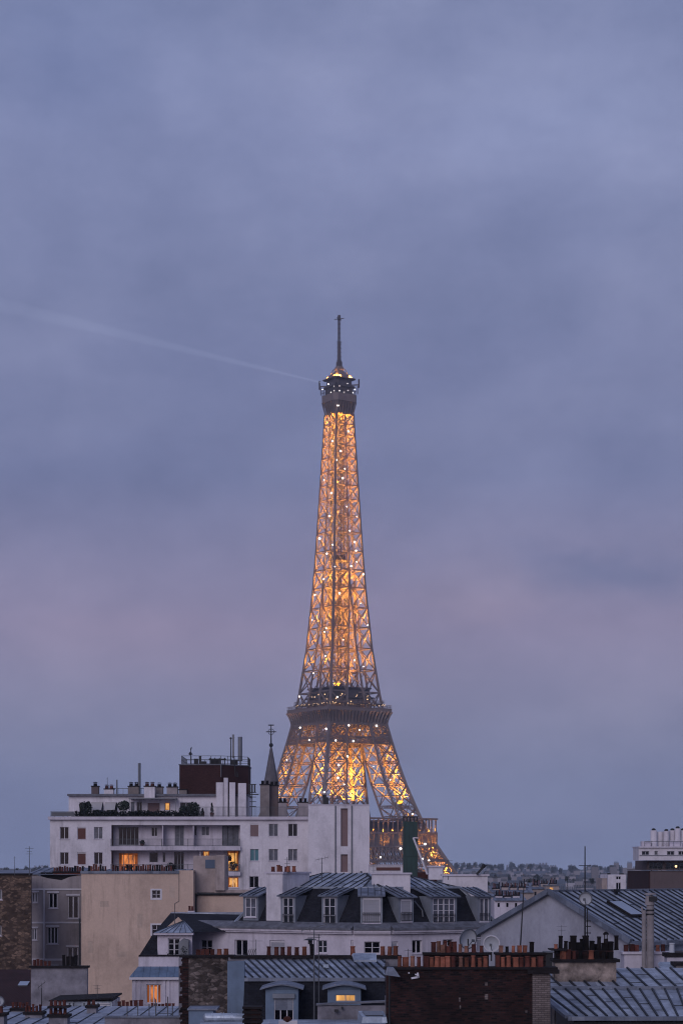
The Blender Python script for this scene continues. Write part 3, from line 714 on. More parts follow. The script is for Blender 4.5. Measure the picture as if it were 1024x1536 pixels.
    for px_, py_, y, s in ((505, 1029, -5, 1.7), (599, 1206, 0, 1.8), (596, 1150, 4, .7)):
        Y = TY + y; o = bpy.data.objects.new('sodium_lamp', so_); C.objects.link(o); o.parent = T.o
        o.location = rot @ Vector((X(px_, Y) - tx, y, Z(py_, Y))); o.scale = (s, s, s)
tower()

# search beam sweeping from the lantern at the tower's top
def beam():
    p0 = Vector((X(483, 1000) - 1, 998, 282.8)); d = Vector((-.70, -.71, 0.0)).normalized(); L = 420
    m = bpy.data.materials.new('light_beam'); m.use_nodes = True; n = m.node_tree.nodes; l = m.node_tree.links; n.clear()
    o = n.new('ShaderNodeOutputMaterial'); e = n.new('ShaderNodeEmission'); tcn = n.new('ShaderNodeTexCoord'); sx = n.new('ShaderNodeSeparateXYZ')
    e.inputs[0].default_value = (.72, .80, 1, 1)
    l.new(tcn.outputs['Object'], sx.inputs[0])
    a = n.new('ShaderNodeMath'); a.operation = 'ADD'; a.inputs[1].default_value = 26; l.new(sx.outputs[0], a.inputs[0])
    pw = n.new('ShaderNodeMath'); pw.operation = 'POWER'; pw.inputs[1].default_value = -1.3; l.new(a.outputs[0], pw.inputs[0])
    ml = n.new('ShaderNodeMath'); ml.operation = 'MULTIPLY'; ml.inputs[1].default_value = 3.3; l.new(pw.outputs[0], ml.inputs[0])
    l.new(ml.outputs[0], e.inputs[1]); l.new(e.outputs[0], o.inputs['Volume'])
    b = MB().cone((0, 0, 0), (L, 0, 0), .45, 6.5, 20); me = make_mesh('light_beam', b, m)
    ob = bpy.data.objects.new('light_beam', me); C.objects.link(ob); ob.location = p0; ob.rotation_euler = d.to_track_quat('X', 'Z').to_euler()
    ob['label'] = 'pale beam of light sweeping left from the top of the lit tower'; ob['category'] = 'light beam'; ob['kind'] = 'stuff'
beam()

# ------------------------------------------------------------------ white apartment block with terrace garden
def rails(b, u0, u1, v, z0, z1, sp=.16, w_=.03, n=1):
    for z in (z1, z0 + .08): b.bar((u0, v, z), (u1, v, z), w_ * 1.6)
    k = max(2, int(abs(u1 - u0) / sp))
    for i in range(k + 1): u = u0 + (u1 - u0) * i / k; b.bar((u, v, z0), (u, v, z1), w_)
def apartment_block():
    D = 235; fr = Fr(0, D); u = fr.u; z = lambda y, v=0: fr.z(y, 0, v)
    T = Thing('apartment_building', 'long white apartment block with recessed balconies and a planted roof terrace', 'building', (X(268, D), D, 0))
    wins = []
    rows = [(1241, 1259), (1279, 1297), (1317, 1335), (1355, 1373)]
    for (a, b_, ms) in ((90, 103, ('glass', 'glass')), (116, 129, ('redshutter', 'redshutter')), (141, 154, ('curtain', 'glass'))):
        for i, (t, bt) in enumerate(rows[:2]): wins.append((a, b_, t, bt, ms[i]))
    for (a, b_, ms) in ((375, 388, ('pinkshutter', 'teal')), (403, 417, ('curtain', 'curtain')), (432, 446, ('glass', 'curtain'))):
        for i, (t, bt) in enumerate(((1236, 1255), (1274, 1292))): wins.append((a, b_, t, bt, ms[i]))
    wins.append((341, 358, 1316, 1332, 'lityellow')); wins.append((374, 388, 1315, 1332, 'glass')); wins.append((404, 417, 1315, 1332, 'curtain'))
    hol = [(u(a), u(b_), z(bt), z(t)) for a, b_, t, bt, _ in wins]
    hol.append((u(167), u(360), z(1270), z(1238))); hol.append((u(167), u(360), z(1308), z(1276)))
    b = fr.mb(); wall(b, u(75), u(462), 0, z(1230), 0, .35, hol)
    b.box(u(75), u(75) + .3, .352, 13, 0, z(1230)); b.box(u(462) - .3, u(462), .352, 13, 0, z(1230)); b.box(u(75), u(462), 13.002, 13.3, 0, z(1230))
    # the terrace floor closes the block
    b.box(u(75) + .302, u(462) - .302, .352, 12.998, z(1232.5), z(1230))
    T.part('wall', b, 'white')
    T.part('cornice', fr.mb().box(u(72.5), u(462), -.45, 1.2, z(1230) + .002, z(1225.5)), 'white2')
    for a, b_, t, bt, m in wins:
        if 'shutter' in m: shutterwin(T, fr, u(a), u(b_), z(bt), z(t), m)
        else: window(T, fr, u(a), u(b_), z(bt), z(t), .16, m, 2, 1, bw=.05)
    # loggia: back wall, floor slabs, side returns
    b = fr.mb(); V = 1.7
    up = [(178, 208, 1241, 1268, 'glass', 5, 'metal'), (227, 236, 1241, 1255, 'glass', 2, 'frame'), (262, 276, 1239, 1269, 'curtain', 2, 'framedim'), (291, 295, 1239, 1254, 'glass', 1, 'framedim'), (302, 314, 1240, 1254, 'curtain', 2, 'frame'), (333, 358, 1239, 1269, 'curtain', 3, 'black')]
    lw = [(178, 207, 1280, 1307, 'lit', 4, 'metal'), (224, 237, 1279, 1294, 'glass', 1, 'framedim'), (244, 248, 1279, 1294, 'glass', 1, 'framedim'), (261, 276, 1278, 1307, 'glass', 3, 'framedim'), (304, 314, 1277, 1285, 'lityellow', 2, 'frame'), (341, 358, 1277, 1307, 'lityellow', 3, 'black')]
    k = (D + V) / D
    for rowz, items in (((z(1270), z(1237)), up), ((z(1308), z(1276)), lw)):
        hs = [(u(a, V), u(b_, V), z(bt, V), z(t, V)) for a, b_, t, bt, *_ in items]
        wall(b, u(167), u(360), rowz[0], rowz[1], V, V + .2, hs)
    T.part('loggia_wall', b, 'white2')
    b = fr.mb(); b.box(u(165.5), u(361), -.55, -.002, z(1276), z(1270)); b.box(u(167), u(360), .352, V - .002, z(1276), z(1270)); b.box(u(167), u(360), .352, V - .002, z(1314), z(1308)); b.box(u(165.5), u(361), -.55, -.002, z(1314), z(1308))
    T.part('balcony_slab', b, 'white2')
    for items in (up, lw):
        for a, b_, t, bt, m, nx, fm in items:
            f2 = Fr(0, D + V); window(T, f2, u(a, V), u(b_, V), z(bt, V), z(t, V), .06, m, nx, 1, frame=fm, sill=False, bw=.05)
    for y0, y1 in ((1259, 1270), (1297, 1308)):
        b = fr.mb(); rails(b, u(167), u(360), -.45, z(y1), z(y0), .13, .025)
        for q in (167, 205, 243, 282, 320, 360): b.bar((u(q), -.45, z(y1)), (u(q), -.45, z(y0) + .03), .06)
        T.part('balcony_railing', b, 'rail')
    b = fr.mb()
    for q in (243, 289): b.box(u(q), u(q) + .12, .2, V - .01, z(1269.9), z(1238))
    b.box(u(300) - .06, u(300) + .06, .2, V - .01, z(1307.9), z(1276)); T.part('divider', b, 'white2')
    # attic floor set back behind the terrace
    V2 = 4.2; f2 = Fr(0, D + V2); U = lambda p: f2.u(p); ZZ = lambda y: f2.z(y)
    at = [(119, 131, 1204, 1226, 'glass', 2), (139, 155, 1204, 1226, 'curtain', 2), (160, 176, 1204, 1226, 'glass', 3), (196, 202, 1203, 1226, 'curtain', 1), (205, 213, 1203, 1226, 'glass', 2), (221, 240, 1203, 1226, 'pinkshutter', 1), (247, 255, 1204, 1216, 'lityellow', 1), (270, 288, 1204, 1220, 'glass', 2)]
    b = f2.mb(); wall(b, U(103), U(372), z(1230) + .01, ZZ(1194.5), 0, .3, [(U(a), U(c), ZZ(e), ZZ(d)) for a, c, d, e, *_ in at])
    b.box(U(103), U(103) + .3, .302, 8, z(1230) + .01, ZZ(1194.5)); b.box(U(372) - .3, U(372), .302, 8, z(1230) + .01, ZZ(1194.5)); b.box(U(103), U(372), 8.002, 8.3, z(1230) + .01, ZZ(1194.5))
    T.part('attic_wall', b, 'white')
    T.part('roof', f2.mb().box(U(101.5), U(373), -.5, 8.5, ZZ(1194.5) + .003, ZZ(1191.5)), 'lead')
    for a, c, d, e, m, nx in at:
        if m == 'pinkshutter': shutterwin(T, f2, U(a), U(c), ZZ(e), ZZ(d), m)
        else: window(T, f2, U(a), U(c), ZZ(e), ZZ(d), .1, m, nx, 1, frame='framedim', sill=False, bw=.05)
    for a, c in ((137, 154), (158, 174)):
        b = f2.mb(); b.hexa([(U(a), -1.5, ZZ(1216)), (U(c), -1.5, ZZ(1216)), (U(c), -.02, ZZ(1204)), (U(a), -.02, ZZ(1204)), (U(a), -1.5, ZZ(1216) + .04), (U(c), -1.5, ZZ(1216) + .04), (U(c), -.02, ZZ(1204) + .04), (U(a), -.02, ZZ(1204) + .04)])
        T.part('awning', b, 'awning')
    b = f2.mb(); b.box(U(196), U(266), -2.3, -.01, ZZ(1199.5), ZZ(1198)); b.bar((U(266), -2.2, ZZ(1226)), (U(266), -2.2, ZZ(1199.5)), .06); b.bar((U(197), -2.2, ZZ(1226)), (U(197), -2.2, ZZ(1199.5)), .06); T.part('pergola', b, 'metal')
    b = fr.mb(); zt, zb = z(1218), z(1225.4)
    rails(b, u(76), u(113), -.2, zb, zt, .12, .03); rails(b, u(298), u(461), -.2, zb, z(1211), .14, .03)
    T.part('terrace_railing', b, 'rail')
    T.part('privacy_screen', fr.mb().box(u(77), u(112), -.1, -.06, zb + .1, zt - .06), 'metal')
    # white ventilation shafts beside the brick plant room
    for a, c, t, v in ((324, 334.5, 1174, 3.2), (335.5, 341.5, 1167, 3.0), (344, 352.5, 1174, 2.6), (357, 369, 1175, 2.4)):
        T.part('vent_shaft', fr.mb().box(u(a, v), u(c, v), v, v + 1.0, z(1230) + .02, z(t, v)), 'white')
    # chimneys on the attic roof
    zr = 1192
    for a, c, t, m, cap in ((137, 147.5, 1179, 'brown', 'hood'), (156, 170, 1183, 'white', 'hood'), (192, 208, 1179, 'stone', 'hood'), (216, 232, 1179, 'white', 'hood'), (232.6, 244, 1180, 'stone', 'hood'), (250, 266, 1180, 'grey', 'hood'), (268, 280, 1184, 'stone', None)):
        v = 5.5; yb = 1192 if a != 216 else 1200
        vv = 3.3 if a == 216 else v
        o, zt = chimney(T, fr, a, c, t, yb, vv, vv + 1.1, m, 'coping', lip=.06)
        if cap:
            n = 2 if c - a > 12 else 1
            for i in range(n): q = a + (c - a) * (i + .5) / n; pot(T, o, fr.w(u(q, vv), vv + .5, zt - .02), .5, .55, 'terrablack' if m != 'white' else 'terradark', 'hood')
    b = fr.mb()
    for q, t, r in ((175.3, 1170, .09), (209, 1145, .17), (213.5, 1150, 0)):
        if r: b.cone((u(q, 6), 6, z(1192)), (u(q, 6), 6, z(t, 6)), r, r, 8)
    T.part('flue_pipe', b, 'metal')
    b = fr.mb(); rails(b, u(170, 6.5), u(192, 6.5), 6.5, z(1193), z(1183, 6.5), .5, .04); rails(b, u(208, 6.5), u(216, 6.5), 6.5, z(1193), z(1183, 6.5), .5, .04); T.part('roof_railing', b, 'rail')
    # sooty stacks at the right end of the terrace
    for a, c, t, m, v in ((390, 404, 1176.5, 'stone', 3), (404.4, 417, 1178, 'brown', 4), (417.5, 430, 1203, 'grey', 3), (447, 461, 1203, 'grey', 2.5)):
        o, zt = chimney(T, fr, a, c, t, 1231, v, v + 1.1, m, 'coping')
        for i in range(2): pot(T, o, fr.w(u(a + (c - a) * (i + .5) / 2, v), v + .5, zt - .02), .45, .4, 'terrablack', 'round')
    b = fr.mb(); v = 3
    for q in (374, 378, 382): b.bar((u(q, v), v, z(1189, v)), (u(q, v), v, z(1177, v)), .18)
    b.bar((u(373, v), v, z(1177, v)), (u(384, v), v, z(1177, v)), .1); b.bar((u(373, v), v, z(1189, v)), (u(384, v), v, z(1189, v)), .1)
    b.bar((u(378, v), v, z(1224)), (u(378, v), v, z(1189, v)), .1)
    for y in (1196, 1203, 1210): b.bar((u(374, v), v, z(y, v)), (u(384, v), v, z(y, v)), .08)
    b.bar((u(373, v), v, z(1192, v)), (u(388, v), v, z(1192, v)), .12); T.part('aerial_rack', b, 'black')
    # brick plant room
    v = 6; b = fr.mb(); b.frustum([(u(269, v), v, z(1194)), (u(331, v), v - .01, z(1194)), (u(371, v), v + 3, z(1194)), (u(371, v), v + 9, z(1194)), (u(269, v), v + 9, z(1194))],
                                [(u(269, v), v, z(1148, v)), (u(331, v), v - .01, z(1148, v)), (u(371, v), v + 3, z(1148, v)), (u(371, v), v + 9, z(1148, v)), (u(269, v), v + 9, z(1148, v))])
    pr = T.part('plant_room', b, 'brickred')
    b = fr.mb(); b.prismz([(u(268, v), v - .1), (u(331, v), v - .12), (u(372, v), v + 2.9), (u(372, v), v + 9.1), (u(268, v), v + 9.1)], z(1148, v) + .003, z(1146.5, v)); T.part('coping', b, 'lead', pr)
    b = fr.mb(); zz0, zz1 = z(1146.5, v), z(1134, v)
    pl = [(u(272, v), v + .2), (u(331, v), v + .2), (u(370, v), v + 3), (u(370, v), v + 8.8), (u(272, v), v + 8.8), (u(272, v), v + .2)]
    for (a, c), (d, e) in zip(pl, pl[1:]):
        for zz in (zz1, (zz0 + zz1) / 2): b.bar((a, c, zz), (d, e, zz), .05)
        n = max(2, int(math.hypot(d - a, e - c) / 1.0))
        for i in range(n): t = i / n; b.bar((a + (d - a) * t, c + (e - c) * t, zz0), (a + (d - a) * t, c + (e - c) * t, zz1), .06)
    for q, y, s in ((292, 1137, .5), (298, 1133, .25), (304, 1141, .6), (318, 1139, .7), (326, 1138, .6), (350, 1139, .8)):
        b.box(u(q, v) - s / 2, u(q, v) + s / 2, v + 2, v + 2.7, zz0, z(y, v))
    for q in (314, 321, 328, 336): b.bar((u(q, v), v + 1.5, zz0), (u(q, v), v + 1.5, z(1136, v)), .12)
    b.bar((u(312, v), v + 1.5, z(1138, v)), (u(338, v), v + 1.5, z(1138, v)), .12)
    T.part('roof_plant', b, 'black', pr)
    # mobile phone aerials
    b = fr.mb(); b.cone((u(358, v), v + 3.2, z(1140, v)), (u(358, v), v + 3.2, z(1103, v)), .27, .27, 12); b.bar((u(358, v), v + 3.2, zz0), (u(358, v), v + 3.2, z(1140, v)), .12)
    b.box(u(346.4, v), u(349.6, v), v + 2.4, v + 2.7, z(1136, v), z(1100, v)); T.part('panel_aerial', b, 'metal', pr)
    b = fr.mb(); b.cone((u(344.5, v), v + 2.2, zz0), (u(344.5, v), v + 2.2, z(1105, v)), .07, .05, 8); b.ball((u(344.5, v), v + 2.2, z(1106, v)), .14)
    b.tube([(u(350, v), v + 1.7, zz1), (u(351, v), v + 1.2, z(1150, v)), (u(352.5, v), v + 1.1, z(1164, v)), (u(356, v), v + 1.1, z(1165, v)), (u(355, v), v + 1.1, z(1158, v))], .06)
    b.bar((u(285, v), v + 1, zz0), (u(285, v), v + 1, z(1121, v)), .08); b.bar((u(282, v), v + 1, z(1131, v)), (u(288, v), v + 1, z(1131, v)), .1); b.bar((u(284, v), v + 1, z(1129, v)), (u(287, v), v + 1, z(1120, v)), .06); b.ball((u(284.5, v), v + 1, z(1130, v)), .2)
    T.part('whip_aerial', b, 'black', pr)
    b = fr.mb().cone((u(331.5, v), v - .1, z(1166, v)), (u(331.5, v), v - .1, z(1147, v)), .05, .05, 6); T.part('drainpipe', b, 'metal', pr)
apartment_block()
def terrace_hedge():
    rng = random.Random(3); D = 234.9; b = MB()
    x = X(114, D)
    while x < X(298, D):
        b.leaves((x, D + .5 + rng.uniform(-.1, .1), Z(1222.5, D)), (.6, .45, .45 + rng.uniform(-.06, .14)), 110, .13, rng, 0); x += .4
    T = Thing('terrace_hedge', 'long dark clipped hedge along the edge of the white block roof terrace', 'hedge', (X(206, D), D + .5, Z(1225.5, D)))
    T.part('leaves', b, 'leafdark')
    T.part('planter', MB().box(X(113, D), X(299, D), D + .1, D + .9, Z(1226.5, D) + .02, Z(1224, D)), 'coping')
    for q, y, rx, rz, lab, n in ((127, 1211, .8, .75, 'tall bushy terrace shrub at the left end of the dark hedge', 420), (184, 1209, .8, .6, 'bushy shrub in the middle of the dark terrace hedge', 380), (289, 1213, .85, .8, 'round dark shrub at the right end of the terrace hedge', 420), (273, 1214, .45, .5, 'small airy shrub beside the round one on the roof terrace', 160)):
        t = Thing('terrace_shrub', lab, 'shrub', (X(q, D), D + 1, Z(1225.5, D)), 'shrubs on the roof terrace')
        b = MB().leaves((X(q, D), D + 1, Z(y, D)), (rx, .6, rz), n, .13, rng, 0).leaves((X(q + 3, D), D + 1, Z(y - 3, D)), (rx * .5, .4, rz * .7), n // 3, .12, rng, 0); t.part('foliage', b, 'leaf')
        s = MB()
        for k in range(4): s.cone((X(q, D) + .1 * k - .2, D + 1, Z(1225.5, D)), (X(q, D) + .3 * k - .5, D + 1, Z(y, D)), .04, .02, 5)
        t.part('stem', s, 'bark')
    for q, h, lab in ((303, 1214, 'thin potted conifer beside the big round terrace shrub'), (317, 1206, 'tall narrow potted conifer on the terrace near the vent shafts')):
        t = Thing('potted_conifer', lab, 'potted plant', (X(q, D), D + 1, Z(1225.5, D)), 'potted conifers on the terrace')
        zt = Z(h, D); zb = Z(1225.5, D); b = MB()
        for k in range(9): b.leaves((X(q, D), D + 1, zb + .5 + (zt - zb - .5) * k / 8), (.22 - .015 * k, .2, .16), 40, .07, rng, 0)
        t.part('foliage', b, 'leafdark'); t.part('pot', MB().cone((X(q, D), D + 1, zb), (X(q, D), D + 1, zb + .5), .18, .25, 10), 'terradark')
terrace_hedge()
def balcony_things():
    rng = random.Random(12); D = 235; fr = Fr(0, D); u, z = fr.u, lambda y: fr.z(y)
    for q, yb, rx, rz, lab in ((349, 1306, .62, .45, 'leafy dark shrub filling the lit lower balcony at its right end'), (256, 1307, .5, .5, 'small dark shrub on the lower balcony between two dark doors'), (212, 1270, .35, .3, 'low plant on the upper balcony beside the wide glazed doors'), (193, 1306, .5, .3, 'low plant before the orange lit balcony window'), (344, 1292, .22, .3, 'plant top above the leafy shrub of the lit balcony')):
        t = Thing('balcony_plant', lab, 'plant', tuple(fr.w(u(q), .7, z(yb))), 'plants on the white block balconies')
        c = fr.w(u(q), .7, z(yb) + rz + .15); t.part('foliage', MB().leaves(c, (rx, .4, rz), int(260 * rx), .12, rng, 0), 'leafdark')
        t.part('pot', MB().cone(fr.w(u(q), .7, z(yb)), fr.w(u(q), .7, z(yb) + .35), .16, .22, 10), 'terradark')
    for q, lab in ((168, 'white folding table on the roof terrace behind the hedge'), ):
        pass
    for q, w_, h, lab in ((86, 1.1, .75, 'small table at the left end of the roof terrace behind its rail'), (103, .6, .95, 'chair shaped seat by the screen at the left end of the terrace')):
        p = fr.w(u(q), 1.2, z(1230)); t = Thing('terrace_furniture', lab, 'furniture', tuple(p)); x, y, zz = p
        t.part('top', MB().box(x - w_ / 2, x + w_ / 2, y - .3, y + .3, zz + h - .05, zz + h), 'frame')
        for a in (-1, 1): t.part('leg', MB().box(x + a * w_ * .45 - .03, x + a * w_ * .45 + .03, y - .25, y + .25, zz, zz + h - .052), 'rail')
balcony_things()
def white_tower_block():
    D = 228; fr = Fr(0, D); u, z = fr.u, lambda y: fr.z(y)
    T = Thing('stair_tower_building', 'tall blank white block with two narrow grey recessed strips, right of the balconies', 'building', (X(508, D), D, 0))
    b = fr.mb(); wall(b, u(462), u(554), 0, z(1208.5), 0, .4, [(u(511), u(521.5), z(1270), z(1213)), (u(511), u(521.5), z(1308.5), z(1282))])
    b.box(u(462), u(554), .402, 11, 0, z(1208.5)); T.part('wall', b, 'white')
    T.part('coping', fr.mb().box(u(461.5), u(554.6), -.05, 11, z(1208.5) + .003, z(1207)), 'white2')
    for a, c in ((1270, 1213), (1308.5, 1282)): T.part('recessed_panel', fr.mb().box(u(511), u(521.5), .3, .39, z(a), z(c)), 'pinkshutter')
    for q in (503, 527.5): T.part('drainpipe', fr.mb().cone((u(q), -.1, 0), (u(q), -.1, z(1209)), .075, .075, 8), 'metal')
    o = T.part('vent', fr.mb().box(u(484), u(492.5), 1, 1.7, z(1207), z(1196)), 'black'); T.part('cowl', fr.mb().box(u(483), u(489), 1, 1.5, z(1196) + .01, z(1192)), 'black', o)
    b = fr.mb(); b.box(u(540), u(542.5), -.22, -.001, z(1313), z(1307)); T.part('bracket', b, 'rail')
white_tower_block()
def church():
    D = 420; x = X(406.5, D)
    T = Thing('church_spire', 'pointed grey stone church spire with an ornate cross finial', 'church spire', (x, D, 0))
    r = X(417.5, D) - x; zb = Z(1172, D); zt = Z(1122, D)
    T.part('spire', MB().cone((x, D, zb), (x, D, zt), r * .95, .22, 8), 'spirestone')
    T.part('belfry', MB().cone((x, D, 0), (x, D, zb + .02), r * 1.0, r * 1.0, 8), 'spirestone')
    b = MB(); b.ball((x, D, Z(1118, D)), .45); b.cone((x, D, Z(1122, D)), (x, D, Z(1087, D)), .17, .09, 6); zc = Z(1098, D)
    b.bar((x - 1.05, D, zc), (x + 1.05, D, zc), .2)
    for a in range(12): a0, a1 = R(a * 30), R(a * 30 + 30); b.bar((x + .6 * math.cos(a0), D, zc + .6 * math.sin(a0)), (x + .6 * math.cos(a1), D, zc + .6 * math.sin(a1)), .11)
    b.bar((x - .6, D, Z(1088, D)), (x + .6, D, Z(1088, D)), .22); T.part('cross', b, 'black')
church()

# ------------------------------------------------------------------ cream gable wall, grey house, rubble wall on the left
def cream_house():
    D = 170; fr = Fr(0, D); u, z = fr.u, lambda y: fr.z(y)
    T = Thing('cream_house', 'cream rendered blank end wall with two small white framed windows', 'building', (X(206, D), D, 0))
    h = [(u(228), u(240.5), z(1348), z(1336)), (u(228), u(242), z(1402), z(1388))]
    b = fr.mb(); wall(b, u(122), u(268), 0, z(1311), 0, .3, h); b.box(u(268) + .002, u(290), 0, .3, 0, z(1306)); b.box(u(122), u(122) + .3, .302, 11, 0, z(1311)); b.box(u(290) - .3, u(290), .302, 11, 0, z(1306)); T.part('wall', b, 'cream')
    for a in h:
        window(T, fr, a[0], a[1], a[2], a[3], .12, 'glass', 2, 2, frame='frame', sill=False, bw=.04)
        f = fr.mb(); s = .13
        f.box(a[0] - s, a[0], -.03, .0 - .001, a[2] - s, a[3] + s); f.box(a[1], a[1] + s, -.03, -.001, a[2] - s, a[3] + s); f.box(a[0], a[1], -.03, -.001, a[3], a[3] + s); f.box(a[0], a[1], -.03, -.001, a[2] - s, a[2]); T.part('window_surround', f, 'frame')
    for q0, q1, y0, y1 in ((150, 163, 1352, 1361), (206, 214, 1371, 1392), (132, 139, 1412, 1430), (176, 190, 1428, 1436), (254, 262, 1330, 1347)):
        T.part('render_patch', fr.mb().box(u(q0), u(q1), -.006, -.001, z(y1), z(y0)), 'creampatch')
    T.part('cable', fr.mb().tube([(u(268.5), -.03, z(1312)), (u(268.5), -.03, z(1352)), (u(262), -.03, z(1356)), (u(262), -.03, z(1380))], .02), 'rail')
    T.part('flashing', fr.mb().box(u(121), u(268.5), -.12, .5, z(1311) + .002, z(1307)), 'zincdark')
    b = fr.mb(); P = [(u(121), .5, z(1309)), (u(290), .5, z(1309)), (u(290), 9, z(1305)), (u(121), 9, z(1305))]; b.panel(P); b.seams(P, .6); T.part('roof', b, 'zincdark')
    # low chimney walls crowded with pots along the ridge
    for p0, p1, n in ((80, 126, 12), (132, 160, 8), (168, 262, 27)):
        o, zt = chimney(T, fr, p0, p1, 1307.5, 1312, .9, 1.5, 'terradark', 'coping')
        pots_row(T, o, fr, [p0 + (p1 - p0) * (i + .5) / n for i in range(n)], zt - .02, 1298.5 if p0 > 100 else 1300.5, (p1 - p0) / n * .95, 1.2, ('terradark', 'terra', 'terradark', 'terrablack'), ('round', 'square'), .2)
    o, zt = chimney(T, fr, 283, 290, 1367, 1382, -1.5, -.6, 'white2', 'white2'); pots_row(T, o, fr, [284.5, 288.5], zt - .02, 1360, 4, -1, 'terradark')
    # right-hand extension
    f2 = Fr(0, D + 2)
    T.part('upper_wall', f2.mb().box(f2.u(290), f2.u(336.5), 0, 6, f2.z(1340.5) + .002, f2.z(1284)), 'cream2')
    T.part('side_stack', f2.mb().box(f2.u(323), f2.u(337.5), -.6, -.002, f2.z(1336), f2.z(1283)), 'cream2')
    T.part('blue_panel', f2.mb().box(f2.u(308), f2.u(323) - .005, -.05, -.002, f2.z(1303), f2.z(1290)), 'bluesheet')
    T.part('extension_wall', f2.mb().box(f2.u(290), f2.u(392), 0, 6, 0, f2.z(1340.5)), 'cream')
    T.part('extension_coping', f2.mb().box(f2.u(322), f2.u(392), -.2, .4, f2.z(1340.5) + .004, f2.z(1335)), 'cream2')
    b = f2.mb(); w_ = .13; b.tube([(f2.u(392), -.15, f2.z(1341.5)), (f2.u(296), -.15, f2.z(1341.5)), (f2.u(293), -.15, f2.z(1345)), (f2.u(293), -.15, f2.z(1376))], w_, 8); T.part('drainpipe', b, 'black')
cream_house()
def grey_house():
    D = 176; fr = Fr(0, D); u, z = fr.u, lambda y: fr.z(y)
    T = Thing('grey_house', 'grey rendered house with white string courses and tall windows, left of the cream wall', 'building', (X(84, D), D, 0))
    W_ = [(48, 56.5, 1339, 1354.5, 2, 'curtain'), (73, 86.5, 1340, 1363, 2, 'glass'), (101.5, 118, 1344, 1378.5, 2, 'glass'), (47, 55.5, 1393, 1411, 2, 'curtain'), (71, 87, 1391, 1416.5, 3, 'glass'), (101, 117, 1421, 1450, 2, 'glass'), (72, 86, 1450, 1475, 2, 'glass')]
    hs = [(u(a), u(c), z(e), z(d)) for a, c, d, e, *_ in W_]
    b = fr.mb(); wall(b, u(40), u(122.5), 0, z(1322), 0, .3, hs); b.prism([(u(40), z(1322)), (u(122.5), z(1322)), (u(122.5), z(1313)), (u(104), z(1316)), (u(92), z(1321)), (u(72), z(1318)), (u(47), z(1311)), (u(40), z(1311))], 0, .3); T.part('wall', b, 'grey')
    for a, c, d, e, nx, g in W_:
        window(T, fr, u(a), u(c), z(e), z(d), .08, g, nx, 1, bw=.085)
        T.part('lintel', fr.mb().box(u(a) - .12, u(c) + .12, -.09, -.002, z(d), z(d) + .14), 'frame')
    b = fr.mb()
    for y in (1334.5, 1384.5): b.box(u(46), u(122), -.07, -.001, z(y) - .07, z(y) + .07)
    b.box(u(46), u(96), -.07, -.001, z(1440) - .09, z(1440) + .09); T.part('string_course', b, 'frame')
    T.part('downpipe', fr.mb().cone((u(66.5), -.12, z(1440)), (u(66.5), -.12, z(1334)), .06, .06, 8), 'frame')
    T.part('downpipe', fr.mb().cone((u(119.5), -.12, z(1460)), (u(119.5), -.12, z(1378)), .06, .06, 8), 'rail')
    T.part('parapet', fr.mb().box(u(60), u(121.5), .32, .5, z(1325), z(1309)), 'coping')
    b = fr.mb(); P = [(u(40), -.15, z(1312)), (u(122.5), -.15, z(1312)), (u(122.5), 9, z(1302)), (u(40), 9, z(1302))]; b.panel(P); b.seams(P, .7); T.part('roof', b, 'zincdark')
grey_house()
def rubble_house():
    D = 165; fr = Fr(0, D); u, z = fr.u, lambda y: fr.z(y)
    T = Thing('rubble_wall_house', 'house end wall of dark rough rubble stone at the picture edge', 'building', (X(15, D), D, 0))
    hs = [(u(-5), u(3), z(1350), z(1335)), (u(-5), u(2), z(1404), z(1389))]
    b = fr.mb(); wall(b, u(-40), u(46.5), 0, z(1313), 0, .4, hs); xb = u(46.5) - 1.6; b.prismz([(u(46.5) - .4, .402), (u(46.5), .402), (xb, 9), (xb - .4, 9)], 0, z(1313)); T.part('wall', b, 'rubble')
    for a in hs: window(T, fr, *a, .15, 'curtain', 2, 1)
    T.part('coping', fr.mb().box(u(-40), u(47.5), -.1, .5, z(1313) + .002, z(1310.5)), 'coping')
    b = fr.mb(); P = [(u(-40), .5, z(1311)), (u(47), .5, z(1311)), (xb + .1, 9, z(1306)), (u(-40), 9, z(1306))]; b.panel(P); T.part('roof', b, 'zincdark')
rubble_house()
